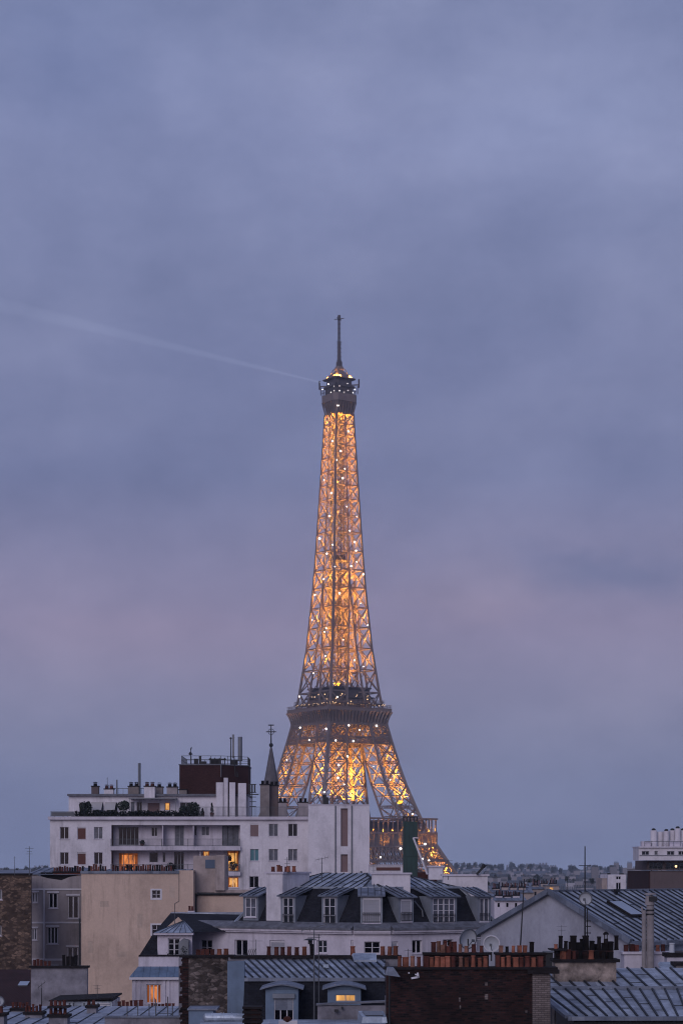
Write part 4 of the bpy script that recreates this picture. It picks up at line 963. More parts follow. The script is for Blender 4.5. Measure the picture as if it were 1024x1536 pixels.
def low_left():
    D = 128; fr = Fr(0, D); u = fr.u
    T = Thing('tiled_roof_house', 'low house with a dark red tiled roof and a small bright skylight', 'building', (X(18, D), D, 0))
    A0, A1 = Vector((X(-30, 120), 120, Z(1512, 120))), Vector((X(46, 120), 120, Z(1512, 120))); B1, B0 = Vector((X(46, 130), 130, Z(1455, 130))), Vector((X(-30, 130), 130, Z(1455, 130)))
    T.part('roof', MB().panel([A0, A1, B1, B0], .1), 'tiles')
    b = MB().box(A0.x, A1.x, 120, 129.5, 0, A0.z - .15); b.frustum([(A1.x - .3, 120, A0.z - .15), (A1.x, 120, A0.z - .15), (A1.x, 129.5, A0.z - .15), (A1.x - .3, 129.5, A0.z - .15)], [(A1.x - .3, 120, A0.z - .12), (A1.x, 120, A0.z - .12), (A1.x, 129.5, B1.z - .35), (A1.x - .3, 129.5, B1.z - .35)]); T.part('wall', b, 'rough')
    n = (A1 - A0).cross(B0 - A0).normalized(); up = (B0 - A0).normalized(); e = Vector((1, 0, 0)); c = A0.lerp(B0, .58); c.x = X(33, 126)
    b = MB(); q = [c - e * .25 - up * .55, c + e * .35 - up * .55, c + e * .35 + up * .55 + e * .18, c - e * .25 + up * .55 + e * .18]; b.frustum([p + n * .02 for p in q], [p + n * .1 for p in q]); T.part('skylight', b, 'skylight')
    # stained wall with chimney pots along it
    D = 119; fr = Fr(0, D); u, z = fr.u, lambda y: fr.z(y)
    T = Thing('stained_wall', 'patchy grey stained party wall with dark coping, below the grey house', 'wall', (X(88, D), D, 0))
    T.part('masonry', fr.mb().box(u(46.5), u(130.5), 0, .5, 0, z(1452.5)), 'rough')
    cp = T.part('coping', fr.mb().box(u(44), u(133), -.15, .65, z(1452.5) + .002, z(1449.5)), 'coping')
    pots_row(T, T.o, fr, [52, 57, 62], z(1450), 1441, 5, .25, 'terradark', ('round', 'square'), .25)
    pots_row(T, T.o, fr, [68, 74], z(1450), 1443, 5, .25, 'terradark', ('square',), .1)
    pots_row(T, T.o, fr, [96, 102, 108.5, 114], z(1450), 1434, 5.5, .25, 'terrablack', ('round', 'square'), .1)
    # flat roofed shed with louvres
    D = 112; fr = Fr(0, D); u, z = fr.u, lambda y: fr.z(y)
    T = Thing('louvred_shed', 'flat roofed rooftop shed with pale slatted louvres, at the foot of the cream wall', 'shed', (X(125, D), D, 0))
    T.part('wall', fr.mb().box(u(86), u(168), 0, 4, 0, z(1503)), 'zinclight')
    b = fr.mb(); b.frustum([(u(74), -.3, z(1503) + .02), (u(170.5), -.3, z(1499.5)), (u(170.5), 4.3, z(1499.5)), (u(74), 4.3, z(1503) + .02)], [(u(74), -.3, z(1501)), (u(170.5), -.3, z(1497)), (u(170.5), 4.3, z(1497)), (u(74), 4.3, z(1501))]); T.part('roof', b, 'coping')
    b = fr.mb()
    for i in range(8): y = 1505 + i * 2.6; b.hexa([(u(150), -.08, z(y + 1.7)), (u(165), -.08, z(y + 1.7)), (u(165), -.002, z(y + 1)), (u(150), -.002, z(y + 1)), (u(150), -.08, z(y + .7)), (u(165), -.08, z(y + .7)), (u(165), -.002, z(y)), (u(150), -.002, z(y))])
    T.part('louvre', b, 'frame')
    b = fr.mb()
    for q in (104, 110, 126, 138, 147): b.bar((u(q), -.04, 30), (u(q), -.04, z(1505)), .05)
    T.part('batten', b, 'rail')
    # foreground zinc roofs at the bottom left
    D = 95
    T = Thing('low_zinc_roof_house', 'house with pale zinc roof and several short chimney stacks in the bottom left corner', 'building', (X(100, D), D, 0))
    P = [(X(-40, 84), 84, Z(1560, 84)), (X(290, 84), 84, Z(1560, 84)), (X(290, 104), 104, Z(1510, 104)), (X(-40, 104), 104, Z(1510, 104))]
    b = MB().panel(P); T.part('roof', b, 'zinc'); T.part('seam', MB().seams(P, .7, .035, .04), 'seam')
    T.part('wall', MB().box(P[0][0], P[1][0], 84.2, 103.8, 0, P[0][2] - .1), 'rough')
    T.part('parapet', MB().box(X(157, 88), X(305, 88), 88, 88.35, Z(1560, 88), Z(1527, 88)), 'rough')
    T.part('parapet_coping', MB().box(X(155, 88), X(307, 88), 87.9, 88.45, Z(1527, 88) + .002, Z(1525, 88)), 'zincdark')
    for Dd, p0, p1, yt, yb, n, tp in ((100, 17, 43, 1513, 1540, 5, 1505), (96, 37, 63, 1519, 1550, 5, 1508), (92, 73, 101, 1523, 1560, 4, 1512), (99, 130, 144, 1509, 1540, 2, 1503), (90, -20, 6, 1521, 1560, 3, 1510)):
        fr = Fr(0, Dd); o, zt = chimney(T, fr, p0, p1, yt, yb, 0, .9, 'rough', 'coping')
        pots_row(T, o, fr, [p0 + (p1 - p0) * (i + .5) / n for i in range(n)], zt - .02, tp, (p1 - p0) / n * .85, .45, 'terradark', ('square', 'round'), .15)
    fr = Fr(0, 92); o = bpy.data.objects
    T.part('chimney_shelf', fr.mb().box(fr.u(71), fr.u(103), -.05, 1, fr.z(1512.5), fr.z(1510.5)), 'coping')
    for k, (q, n) in enumerate(((87, 4),)): pots_row(T, T.o, fr, [77, 83.5, 90, 96.5], fr.z(1510.5), 1503, 5.5, .45, 'terradark', ('round',), .1)
    # a row of dark clay pots behind the parapet below the lit window
    fr = Fr(0, 108)
    T = Thing('pot_stack', 'long low chimney crowned with dark red pots under the orange lit window', 'chimney', (X(220, 108), 108, Z(1530, 108) - 4))
    for p0, p1, n, tp in ((176, 200, 4, 1502), (200, 215, 2, 1500), (226, 262, 7, 1506)):
        o, zt = chimney(T, fr, p0, p1, 1514, 1560, 0, .8, 'rough', 'white2', name='stack')
        pots_row(T, o, fr, [p0 + (p1 - p0) * (i + .5) / n for i in range(n)], zt - .02, tp, (p1 - p0) / n * .9, .4, 'terradark', ('square', 'round'), .12)
low_left()

# ------------------------------------------------------------------ the white house with the slate mansard, centre
def dormer(T, fr, c0, c1, ysill, ytop, uz, roofdepth, vfront=.25, glass='glass', nx=2, nz=3, shut=False, rail=True, zbreak=None, over=.18, side=0, slope=None):
    # c0..c1 photo columns of the window itself; slope(h)=inset of the slate at height h
    u0, u1 = fr.u(c0, vfront), fr.u(c1, vfront); um = (u0 + u1) / 2; zs = fr.z(ysill, um, vfront); zt = fr.z(ytop, um, vfront)
    a, b_ = u0 - .16, u1 + .16; ztop = zt + .14; F = Fr(*(fr.w(0, vfront, 0)[:2]), math.degrees(fr.a))
    zc, inset = slope; 
    vs = lambda zz: max(0, zz - zc) * inset - vfront
    m = F.mb(); wall(m, a, b_, zs - .25, ztop, 0, .12, [(u0, u1, zs, zt)]); d = T.part('dormer', m, 'zincwall')
    m = F.mb()
    for q0, q1 in ((a, a + .1), (b_ - .1, b_)):
        m.prismx([(.122, zs - .25), (.122, ztop), (vs(ztop), ztop), (max(.13, vs(zs - .25)), zs - .25)], q0, q1)
    T.part('cheek', m, 'zincwall', d)
    vb = vs(zbreak); o = over
    P = [(a - o, -.25, ztop + .01), (b_ + o, -.25, ztop + .01), (b_ + o, vb, zbreak + .03), (a - o, vb, zbreak + .03)]
    P = [F.w(*p) for p in P]
    T.part('dormer_roof', MB().panel(P, .09), 'zincdark', d); T.part('seam', MB().seams(P, .45, .03, .05), 'seam', d)
    if shut: shutterwin(T, F, u0, u1, zs, zt, 'shutter', .02, d, rail)
    else: window(T, F, u0, u1, zs, zt, .02, glass, nx, nz, name='window', parent=d, rail=rail, bw=.055)
def mansard_house():
    T = Thing('mansard_house', 'white corner house with a slate mansard roof, tall dormers and zinc top', 'building', (2, 140, 0))
    y0 = 135.0; P1 = Vector((X(530, y0), y0, 0)); P2 = Vector((X(586, y0), y0, 0))
    FL = None
    ang = 30
    dL = Vector((-math.cos(R(ang)), math.sin(R(ang)), 0)); dR = Vector((math.cos(R(ang)), math.sin(R(ang)), 0))
    tl = lambda px_, P, d: (lambda t: (t * P.y - P.x) / (d.x - t * d.y))((px_ - 512) / FP)
    L0 = tl(345, P1, dL); R0 = tl(752, P2, dR)
    P0 = P1 + dL * L0; P3 = P2 + dR * R0
    fL = Fr(P0.x, P0.y, -ang); fC = Fr(P1.x, P1.y, 0); fR = Fr(P2.x, P2.y, ang)
    zc = Z(1392.5, y0); zb = 39.5; H = zb - zc; inset = .85; ins = inset * H
    # the far corners
    Q0 = P0 + Vector((2, 12, 0)); Q3 = P3 + Vector((-3.5, 11, 0))
    base = [P0, P1, P2, P3, Q3, Q0]
    def inset_poly(poly, d):
        r = []; n = len(poly)
        for i in range(n):
            a, b, c = poly[i - 1], poly[i], poly[(i + 1) % n]
            e0 = (b - a).normalized(); e1 = (c - b).normalized(); n0 = Vector((-e0.y, e0.x, 0)); n1 = Vector((-e1.y, e1.x, 0))
            k = (n0 + n1); k = k / (k.dot(n0)); r.append(b + k * d)
        return r
    cz = lambda poly, z: [Vector((p.x, p.y, z)) for p in poly]
    b1 = cz(inset_poly(base, .12), zc); b2 = cz(inset_poly(base, ins + .12), zb); b3 = cz(inset_poly(base, ins + 3.6), zb + 1.0)
    m = MB()
    for i in range(6): j = (i + 1) % 6; m.add([b1[i], b1[j], b2[j], b2[i]], [(0, 1, 2, 3)])
    T.part('mansard_roof', m, 'slate')
    m = MB(); s = MB()
    for i in range(6):
        j = (i + 1) % 6; P = [b2[i], b2[j], b3[j], b3[i]]; m.panel(P, .06); s.seams(P, .55, .035, .06)
        s.bar(b2[i], b3[i], .1)
    m.add(b3, [tuple(range(6))]); T.part('upper_roof', m, 'zinc'); T.part('roof_seams', s, 'seam')
    m = MB()
    for i in range(6): j = (i + 1) % 6; m.bar(b2[i] + Vector((0, 0, .02)), b2[j] + Vector((0, 0, .02)), .16, .14)
    for i in (0, 3): m.bar(b1[i], b2[i], .2)
    T.part('ridge_roll', m, 'zinc')
    # gutter ledge, cornice and walls of the three faces; left face runs on as a lower wing
    dlow = P0 + dL * 3.2
    walls = [(fL, -3.2, fL.u(530), 'l'), (fC, 0, (P2 - P1).length, 'c'), (fR, 0, R0, 'r')]
    wz0 = lambda f, px_, py_: f.z(py_, f.u(px_))
    Wl = [(300, 318, 1410, 1433, 'glass', 2, 2), (352, 371, 1410, 1434, 'glass', 2, 1), (404, 427, 1411, 1434, 'shut', 1, 1), (475, 490, 1411, 1430, 'glass', 2, 2), (526, 529.5, 1411, 1432, 'shut', 1, 1)]
    Wc = [(546, 570, 1413, 1431, 'glass', 2, 2)]
    Wr = [(581 + 6, 597, 1413, 1432, 'shut', 1, 1), (618, 633, 1411, 1431, 'glass', 2, 1), (664, 680, 1410, 1430, 'glass', 2, 2), (715, 730, 1408, 1428, 'shut', 1, 1)]
    for (f, ua, ub, k), ws in zip(walls, (Wl, Wc, Wr)):
        ws = [q for q in ws if ua < f.u(q[0]) and f.u(q[1]) < ub]
        hs = [(f.u(a), f.u(c), f.z(e, f.u(a)), f.z(d, f.u(a))) for a, c, d, e, *_ in ws]
        m = f.mb(); wall(m, ua, ub, 0, zc - .32, 0, .35, hs); T.part('wall', m, 'white2')
        for (a, c, d, e, g, nx, nz), h in zip(ws, hs):
            if g == 'shut': shutterwin(T, f, *h, 'shutter', .1)
            else: window(T, f, *h, .14, g, nx, nz, bw=.055)
        m = f.mb(); m.box(ua, ub, -.32, .34, zc - .31, zc - .16); m.box(ua, ub, -.22, .34, zc - .42, zc - .312); T.part('cornice', m, 'white2')
        m = f.mb(); m.box(ua, ub, -.40, .3, zc - .155, zc - .02); m.hexa([(ua, -.36, zc - .02), (ub, -.36, zc - .02), (ub, .45, zc - .02), (ua, .45, zc - .02), (ua, -.3, zc + .0), (ub, -.3, zc + .0), (ub, .35, zc + .35), (ua, .35, zc + .35)]); T.part('gutter', m, 'lead')
    m = MB(); m.box(P0.x + 1, P3.x - 3.5, 141.5, 148, 0, zc - .3); T.part('rear_body', m, 'white2')
    sl = (zc, inset)
    kw = dict(uz=None, roofdepth=None, zbreak=zb, slope=sl)
    dormer(T, fL, 367.5, 384, 1376, 1347, glass='curtain', rail=False, nx=2, nz=2, **kw)
    dormer(T, fL, 424, 440, 1386, 1347, nx=2, nz=3, **kw); dormer(T, fL, 485.5, 503, 1387, 1347, nx=2, nz=3, **kw)
    dormer(T, fC, 544, 570, 1385, 1347, shut=True, **kw)
    dormer(T, fR, 601, 617, 1383, 1349, shut=True, **kw); dormer(T, fR, 649, 682, 1385, 1348, nx=4, nz=4, glass='curtain', **kw)
    dormer(T, fR, 719, 733, 1383, 1348, glass='curtain', nx=2, nz=1, **kw)
    # big chimneys
    def ch(p0, p1, yt, yb, Y, dep, n=0, pt=None, mat='white', lab=None):
        f = Fr(0, Y); o, zt = chimney(T, f, p0, p1, yt, yb, 0, dep, mat, 'white2', lip=.12)
        if n: pots_row(T, o, f, [p0 + 3 + (p1 - p0 - 6) * (i + .5) / n for i in range(n)], zt - .02, pt, (p1 - p0 - 6) / n * .9, dep / 2, ('terra', 'terradark'), ('round',), .15)
        return o
    f = Fr(fL.w(fL.u(394), .45, 0)[0], fL.w(fL.u(394), .45, 0)[1], -ang); u0 = 0; u1 = f.u(428)
    zt = f.z(1311, .8); o = T.part('chimney', f.mb().prismx([(0, f.z(1383, 0)), (.8, f.z(1383, 0)), (3.6, zb - .2), (3.6, zt), (0, zt)], 0, u1 * .86), 'white'); T.part('coping', f.mb().box(-.1, u1 * .86 + .1, -.1, 3.7, zt + .002, zt + .13), 'white2', o)
    for i in range(6): pot(T, o, f.w(.25 + i * .31, .5 + .25 * (i % 2), zt + .12), random.uniform(.36, .5), .3, 'terra' if i % 3 else 'terradark')
    ch(557.5, 615, 1309.5, 1345, 138.2, 1.2, 0)
    ch(643, 664, 1299, 1320, 146, 1.2); ch(664.5, 731, 1312, 1345, 144, 1.2)
    m = MB(); p = Vector((X(723, 143), 143.7, Z(1312, 144))); m.bar(p + Vector((-.35, 0, 0)), p + Vector((.15, 0, .55)), .16); m.ball(p + Vector((.15, 0, .6)), .16); m.bar(p + Vector((-.1, 0, .5)), p + Vector((.4, 0, .65)), .06); T.part('chimney_cowl', m, 'black')
    m = MB(); m.tube([(X(621, 137), 137, Z(1352, 137)), (X(633, 137), 137, Z(1366, 137)), (X(634, 137), 137, Z(1376, 137))], .05); T.part('vent_pipe', m, 'metal')
    # left low wing: hipped zinc roofs over a white attic wall, slate slope to the left
    D = 137.0; f = Fr(0, D); u, z = f.u, lambda y: f.z(y)
    hs = [(u(252), u(270.5), z(1434), z(1408)), (u(252), u(268), z(1490), z(1462))]
    m = f.mb(); wall(m, u(236), u(288), z(1436), z(1403), -.02, .3, hs[:1]); T.part('wing_wall', m, 'white2')
    window(T, f, *hs[0], .12, 'glass', 2, 3, bw=.07)
    m = f.mb(); m.box(u(231), u(290), -.35, .3, z(1403) + .002, z(1400)); T.part('wing_cornice', m, 'white2')
    ap = (u(268), 4.2, z(1384)); a, b_, c, d = (u(231), -.4, z(1400) + .02), (u(289), -.4, z(1400) + .02), (u(283), 5, z(1395)), (u(243), 5, z(1395))
    m = f.mb(); m.add([a, b_, ap], [(0, 1, 2)]); m.add([b_, c, ap], [(0, 1, 2)]); m.add([d, a, ap], [(0, 1, 2)]); T.part('pavilion_roof', m, 'zinc')
    m = f.mb()
    for i in range(7): t = i / 6; q = Vector(a).lerp(Vector(b_), t); m.bar(q + Vector((0, 0, .02)), Vector(ap) + Vector((0, 0, .01)), .025)
    T.part('roof_seams', m, 'seam')
    m = f.mb(); P = [(u(288), 1.5, z(1400)), (u(356), 3.5, z(1400)), (u(362), 6.5, z(1376)), (u(250), 6.5, z(1374))]; m.add(P, [(0, 1, 2, 3)]); T.part('wing_roof', m, 'slate')
    P = [(u(206), 0.3, z(1436)), (u(236), -.01, z(1436)), (u(252), 5.5, z(1375)), (u(243), 5.5, z(1375))]; m = f.mb(); m.add([(u(207), .3, z(1436)), (u(236), -.3, z(1436)), (u(236), .5, z(1403)), (u(227), .8, z(1403))], [(0, 1, 2, 3)])
    m.add([(u(227), .8, z(1403)), (u(236), .5, z(1403)), (u(262), 6.6, z(1374)), (u(243), 6.6, z(1374))], [(0, 1, 2, 3)]); m.add([(u(207), .3, z(1436)), (u(227), .8, z(1403)), (u(243), 6.6, z(1374)), (u(225), 7, z(1436))], [(0, 1, 2, 3)])
    T.part('side_roof', m, 'slate')
    m = f.mb(); m.box(u(243), u(370), 6.6, 8, z(1376), z(1373)); T.part('ridge_capping', m, 'zinc')
    m = f.mb(); m.box(u(207), u(289), .35, 12, 0, z(1436)); T.part('wing_body', m, 'white2')
    m = f.mb(); m.prism([(u(270), z(1434)), (u(270), z(1413)), (u(276), z(1408)), (u(284), z(1410)), (u(284.5), z(1434))], -1.2, -.03); T.part('zinc_housing', m, 'metal')
    m = f.mb(); m.leaves((u(257), -.25, z(1432)), (.4, .15, .2), 90, .05, random.Random(4), 0); T.part('foliage', m, 'leafdark')
    m = f.mb(); m.leaves((u(278), -1.35, z(1426)), (.25, .1, .35), 60, .05, random.Random(9), 0); T.part('foliage', m, 'leafdark')
mansard_house()
def lit_house():
    D = 126; fr = Fr(0, D); u, z = fr.u, lambda y: fr.z(y)
    T = Thing('bay_house', 'small white house front with an orange lit French window and blue zinc canopy', 'building', (X(232, D), D, 0))
    h = (u(219), u(242), z(1506), z(1477))
    b = fr.mb(); wall(b, u(198), u(274), 0, z(1470), 0, .3, [h]); b.box(u(207), u(274), .9, 1.2, z(1465), z(1436)); b.box(u(198), u(198) + .2, .302, 6, 0, z(1470)); T.part('wall', b, 'white2')
    T.part('upper_coping', fr.mb().box(u(206), u(274), .8, 1.4, z(1436) + .002, z(1434)), 'coping')
    P = [(u(194.5), -.25, z(1466)), (u(275), -.25, z(1466)), (u(275), .85, z(1451.5)), (u(205), .85, z(1451.5))]; b = fr.mb(); b.add(P, [(0, 1, 2, 3)]); b.add([P[0], P[3], (u(200), 3, z(1466))], [(0, 1, 2)]); b.seams(P, .5, .02, .03); T.part('canopy_roof', b, 'bluezinc')
    b = fr.mb(); b.box(u(194.5), u(275), -.28, .3, z(1470) + .002, z(1466.3)); T.part('cornice', b, 'frame')
    window(T, fr, *h, .1, 'lit', 4, 1, frame='frame', bw=.06)
    for q in (200, 207.5, 244.5, 251): T.part('pilaster', fr.mb().box(u(q), u(q) + .16, -.07, -.002, z(1510), z(1470)), 'white2')
lit_house()

# ------------------------------------------------------------------ zinc roofed house in front, rubble party wall at its left end
def blue_house():
    D = 86.0; fr = Fr(0, D); u, z = fr.u, lambda y: fr.z(y)
    T = Thing('rubble_party_wall', 'sooty rubble stone party wall with orange pots on top, beside a blue zinc strip', 'wall', (X(305, D), D, 0))
    b = fr.mb(); b.box(u(283), u(341), 0, .6, 0, z(1437)); T.part('masonry', b, 'rubble2')
    b = fr.mb()
    for i in range(46): zz = 33.5 + i * .1; b.box(u(270.5) + random.uniform(-.07, .09), u(283) - .003, .02, .58, zz, zz + .095) if zz < z(1438) else None
    b.box(u(270), u(283) - .003, .02, .58, 0, 33.4); T.part('brick_quoin', b, 'brick')
    T.part('coping', fr.mb().box(u(269), u(352), -.12, .75, z(1437) + .002, z(1433.5)), 'coping')
    pots_row(T, T.o, fr, [297, 304, 311, 318.5], z(1433.5), 1424.5, 6.8, .3, 'terradark', ('square',), .06)
    pots_row(T, T.o, fr, [329, 339], z(1433.5), 1424, 8, .3, 'terra', ('round',), .06)
    T.part('zinc_strip', fr.mb().box(u(341) + .003, u(366.5), -.1, .5, 30, z(1442.5)), 'bluezinc')
    T = Thing('zinc_roof_house', 'house with a blue grey zinc roof, dark slate front and two arched zinc dormers', 'building', (X(470, D), D, 0))
    # ridge wall behind
    ry = 92.0; f2 = Fr(0, ry)
    T.part('ridge_wall', f2.mb().box(f2.u(268), f2.u(600), 0, .5, 34, f2.z(1438)), 'rough')
    rw = T.part('ridge_coping', f2.mb().box(f2.u(345), f2.u(602), -.12, .62, f2.z(1438) + .002, f2.z(1434)), 'coping')
    for q in (403, 414.5, 424, 433.5, 445, 456.5): pots_row(T, T.o, f2, [q], f2.z(1434), 1421, 7.5, .25, random.choice(('terra', 'terradark', 'terradark')), ('round',), .06)
    for q in (529, 574, 584, 593): pots_row(T, T.o, f2, [q], f2.z(1434), 1420, 8, .25, 'terra', ('round',), .06)
    pots_row(T, T.o, f2, [(468, 1417)], f2.z(1434), 1417, 8, .25, 'terrablack', ('square',), .02)
    b = f2.mb()
    for q in (371, 374, 377, 380): b.bar((f2.u(q), .2, f2.z(1434)), (f2.u(q + 3), .2, f2.z(1424)), .03)
    T.part('wire_guard', b, 'black')
    ev = D; P = [Vector((X(366.5, ev), ev, Z(1467.5, ev))), Vector((X(577, ev), ev, Z(1467.5, ev))), Vector((X(577, ry), ry, Z(1440, ry))), Vector((X(366.5, ry), ry, Z(1440, ry)))]
    T.part('roof', MB().panel(P), 'zinc')
    s = MB(); e = P[1] - P[0]; n = 19; sh = .28               # seams raked a little toward the right, as laid
    for i in range(-4, n):
        for k in range(1):
            t0 = (i + .5) / n; t1 = t0 + sh / 2; a = P[3].lerp(P[2], t0); c = P[0].lerp(P[1], t1)
            if t0 < 0: a = P[3].lerp(P[0], -t0 / (t1 - t0)); 
            if t1 > 1: f_ = (1 - t0) / (t1 - t0); c = a.lerp(c, f_)
            if t1 > 0: s.bar(a + Vector((0, 0, .03)), c + Vector((0, 0, .03)), .06, .06)
    T.part('seam', s, 'seam')
    b = MB(); b.box(P[0].x, P[1].x, ev - .15, ev + .15, P[0].z - .14, P[0].z + .01); T.part('gutter', b, 'zincdark')
    # slate slope below the eave
    b = MB(); zb_ = Z(1545, 84.5); b.hexa([(P[0].x, 84.2, zb_), (P[1].x, 84.2, zb_), (P[1].x, 88, zb_), (P[0].x, 88, zb_), (P[0].x, 86, P[0].z - .14), (P[1].x, 86, P[0].z - .14), (P[1].x, 88, P[0].z - .14), (P[0].x, 88, P[0].z - .14)]); T.part('mansard_roof', b, 'slate')
    T.part('wall', MB().box(P[0].x, P[1].x, 84.4, 91.5, 0, zb_ - .01), 'rough')
    b = MB(); b.prismx([(86.2, P[0].z - .1), (ry, P[2].z - .1), (ry, 30), (86.2, 30)], P[1].x, P[1].x + .25); T.part('end_wall', b, 'brickpale')
    b = MB(); b.hexa([tuple(p) for p in (P[1] + Vector((-1.3, 2.9, .55)), P[1] + Vector((-.3, 2.9, .55)), P[1] + Vector((-.3, 4.2, .80)), P[1] + Vector((-1.4, 4.2, .80)), P[1] + Vector((-1.25, 2.9, .64)), P[1] + Vector((-.3, 2.9, .64)), P[1] + Vector((-.3, 4.2, .88)), P[1] + Vector((-1.35, 4.2, .88)))]); T.part('skylight', b, 'zinclight')
    m = MB(); c = P[0].lerp(P[2], .5) + Vector((.4, 0, .02)); m.prismx([(c.y - .1, c.z), (c.y + .15, c.z), (c.y, c.z + .16)], c.x - .12, c.x + .12); T.part('roof_vent', m, 'zinclight')
    # two dormers with cambered zinc hoods
    for a, c_, yt, win, g in ((398, 447, 1480, (411, 440, 1496, 1535), 'glass'), (491, 541, 1480, (503, 533, 1492.5, 1503), 'lityellow')):
        f = Fr(0, 83.4); uu, zz = f.u, lambda y: f.z(y); ua, ub = uu(a), uu(c_); um = (ua + ub) / 2; zw = zz(yt + 4)
        h = (uu(win[0]), uu(win[1]), zz(win[3]), zz(win[2]))
        m = f.mb(); wall(m, ua, ub, 31, zw - .02, 0, .1, [h]); pts = [(ua + (ub - ua) * i / 8, zw + .16 * math.sin(math.pi * i / 8)) for i in range(9)]; m.prism(pts, 0, .1); d = T.part('dormer', m, 'bluezinc')
        m = f.mb()
        for q0, q1 in ((ua, ua + .06), (ub - .06, ub)): m.box(q0, q1, .1, 2.4, 32, zw)
        T.part('cheek', m, 'bluezinc', d)
        m = f.mb(); k = 10; top = [(ua - .22 + (ub - ua + .44) * i / k, zw + .01 + .20 * (1 - abs(2 * i / k - 1) ** 1.6)) for i in range(k + 1)]; m.prism(top + [(x, z_ - .045) for x, z_ in reversed(top)], -.28, 2.6); T.part('dormer_hood', m, 'zincdark', d)
        o = window(T, f, *h, .04, g, 2 if g != 'glass' else 3, 1 if g != 'glass' else 2, parent=d, sill=False, bw=.035, frame='frame' if g == 'glass' else 'framedim')
        if g == 'glass':
            T.part('shutter_box', f.mb().box(h[0] - .06, h[1] + .06, -.12, -.002, zz(1498), zz(1491)), 'zincwall', d)
            T.part('lowered_blind', f.mb().box(h[0] + .03, h[1] - .03, .01, .035, zz(1516), zz(1498)), 'zincdark', d)
    # flat roof parapet in front, skylight, duct
    f = Fr(0, 78); uu, zz = f.u, lambda y: f.z(y)
    T = Thing('flat_roof_annex', 'low annex with a stained grey parapet in front of the lit zinc dormer', 'building', (X(540, 78), 78, 0))
    m = f.mb(); m.box(uu(476), uu(590), 0, .25, 0, zz(1509)); m.box(uu(590) - .25, uu(590), .252, 4, 0, zz(1504)); T.part('wall', m, 'rough')
    m = f.mb(); m.prism([(uu(474), zz(1509) + .002), (uu(603), zz(1503)), (uu(603), zz(1500.5)), (uu(474), zz(1506.5))], -.1, .4); T.part('coping', m, 'lead')
    pr = []
    m = MB(); pts = []
    for i in range(9): t = i / 8 * math.pi * .5; pts.append((X(590, 78) + .33 * math.sin(t), 78.3 - .33 * math.cos(t)))
    m.prismz(pts + [(X(590, 78), 78.6)], 30, zz(1507)); T.part('rounded_corner', m, 'rough')
    P = [(X(300, 70), 70, Z(1556, 70)), (X(720, 70), 70, Z(1556, 70)), (X(605, 77.9), 77.9, Z(1530, 77.9)), (X(300, 77.9), 77.9, Z(1530, 77.9))]
    T.part('lower_roof', MB().panel(P), 'zinc'); T.part('lower_body', MB().box(P[0][0], P[1][0], 70.3, 77.8, 0, P[0][2] - .12), 'rough')
    c = Vector((X(560, 75), 74.8, Z(1531, 75))); m = MB(); m.hexa([c + Vector(q) for q in ((-.45, -.5, -.05), (.5, -.5, -.05), (.4, .6, -.05), (-.6, .6, -.05), (-.42, -.48, .17), (.47, -.48, .17), (.37, .58, .32), (-.57, .58, .32))]); sk = T.part('skylight', m, 'zinclight')
    m = MB(); m.hexa([c + Vector(q) for q in ((-.30, -.36, .205), (.35, -.36, .205), (.27, .45, .315), (-.43, .45, .315), (-.30, -.36, .225), (.35, -.36, .225), (.27, .45, .335), (-.43, .45, .335))]); T.part('glass', m, 'glass', sk)
    m = MB(); m.box(X(501, 77.8), X(507, 77.8), 77.7, 77.9, Z(1518, 78), Z(1514.5, 78)); m.box(X(511.5, 77.8), X(514, 77.8), 77.7, 77.95, Z(1514, 78), Z(1510.5, 78)); T.part('wall_vent', m, 'black')
    m = MB(); m.cone((X(310, 77), 77, Z(1527, 77)), (X(367, 77), 77, Z(1528, 77)), .18, .18, 16); 
    for q in (318, 331, 335, 347): m.cone((X(q, 77), 77, Z(1527.3, 77)), (X(q + 1.2, 77), 77, Z(1527.3, 77)), .2, .2, 16)
    m.ball((X(311, 77), 77, Z(1527, 77)), .18, 12, 8); T2 = Thing('ventilation_duct', 'fat round pale zinc duct lying along the bottom edge roof', 'duct', (X(338, 77), 77, Z(1535, 77))); T2.part('pipe', m, 'zinclight')
    m = MB()
    for q in (317, 344, 364): m.box(X(q, 77), X(q + 1.5, 77), 76.9, 77.1, Z(1540, 77), Z(1529, 77))
    T2.part('bracket', m, 'rail')
    T2 = Thing('zinc_box', 'blue zinc boxed roof light at the foot of the rubble wall', 'roof light', (X(300, 79), 79, Z(1540, 79))); m = MB(); m.box(X(283, 79), X(320, 79), 79, 80.5, Z(1545, 79), Z(1516, 79)); T2.part('box', m, 'bluezinc'); T2.part('lid', MB().box(X(281, 79), X(326, 79), 78.9, 80.6, Z(1516, 79) + .002, Z(1513.5, 79)), 'zincdark')
    # sooty stub chimney
    f = Fr(0, 68); T2 = Thing('sooty_chimney', 'short black ribbed chimney at the bottom edge below the zinc roof', 'chimney', (X(378, 68), 68, Z(1545, 68) - 3))
    m = f.mb(); m.box(f.u(366), f.u(391), 0, .6, Z(1560, 68) - 3, f.z(1512)); T2.part('stack', m, 'brick')
    m = f.mb()
    for y in (1514, 1521, 1528, 1535): m.box(f.u(363.5), f.u(393.5), -.06, .66, f.z(y), f.z(y - 3.2))
    T2.part('band', m, 'coping')
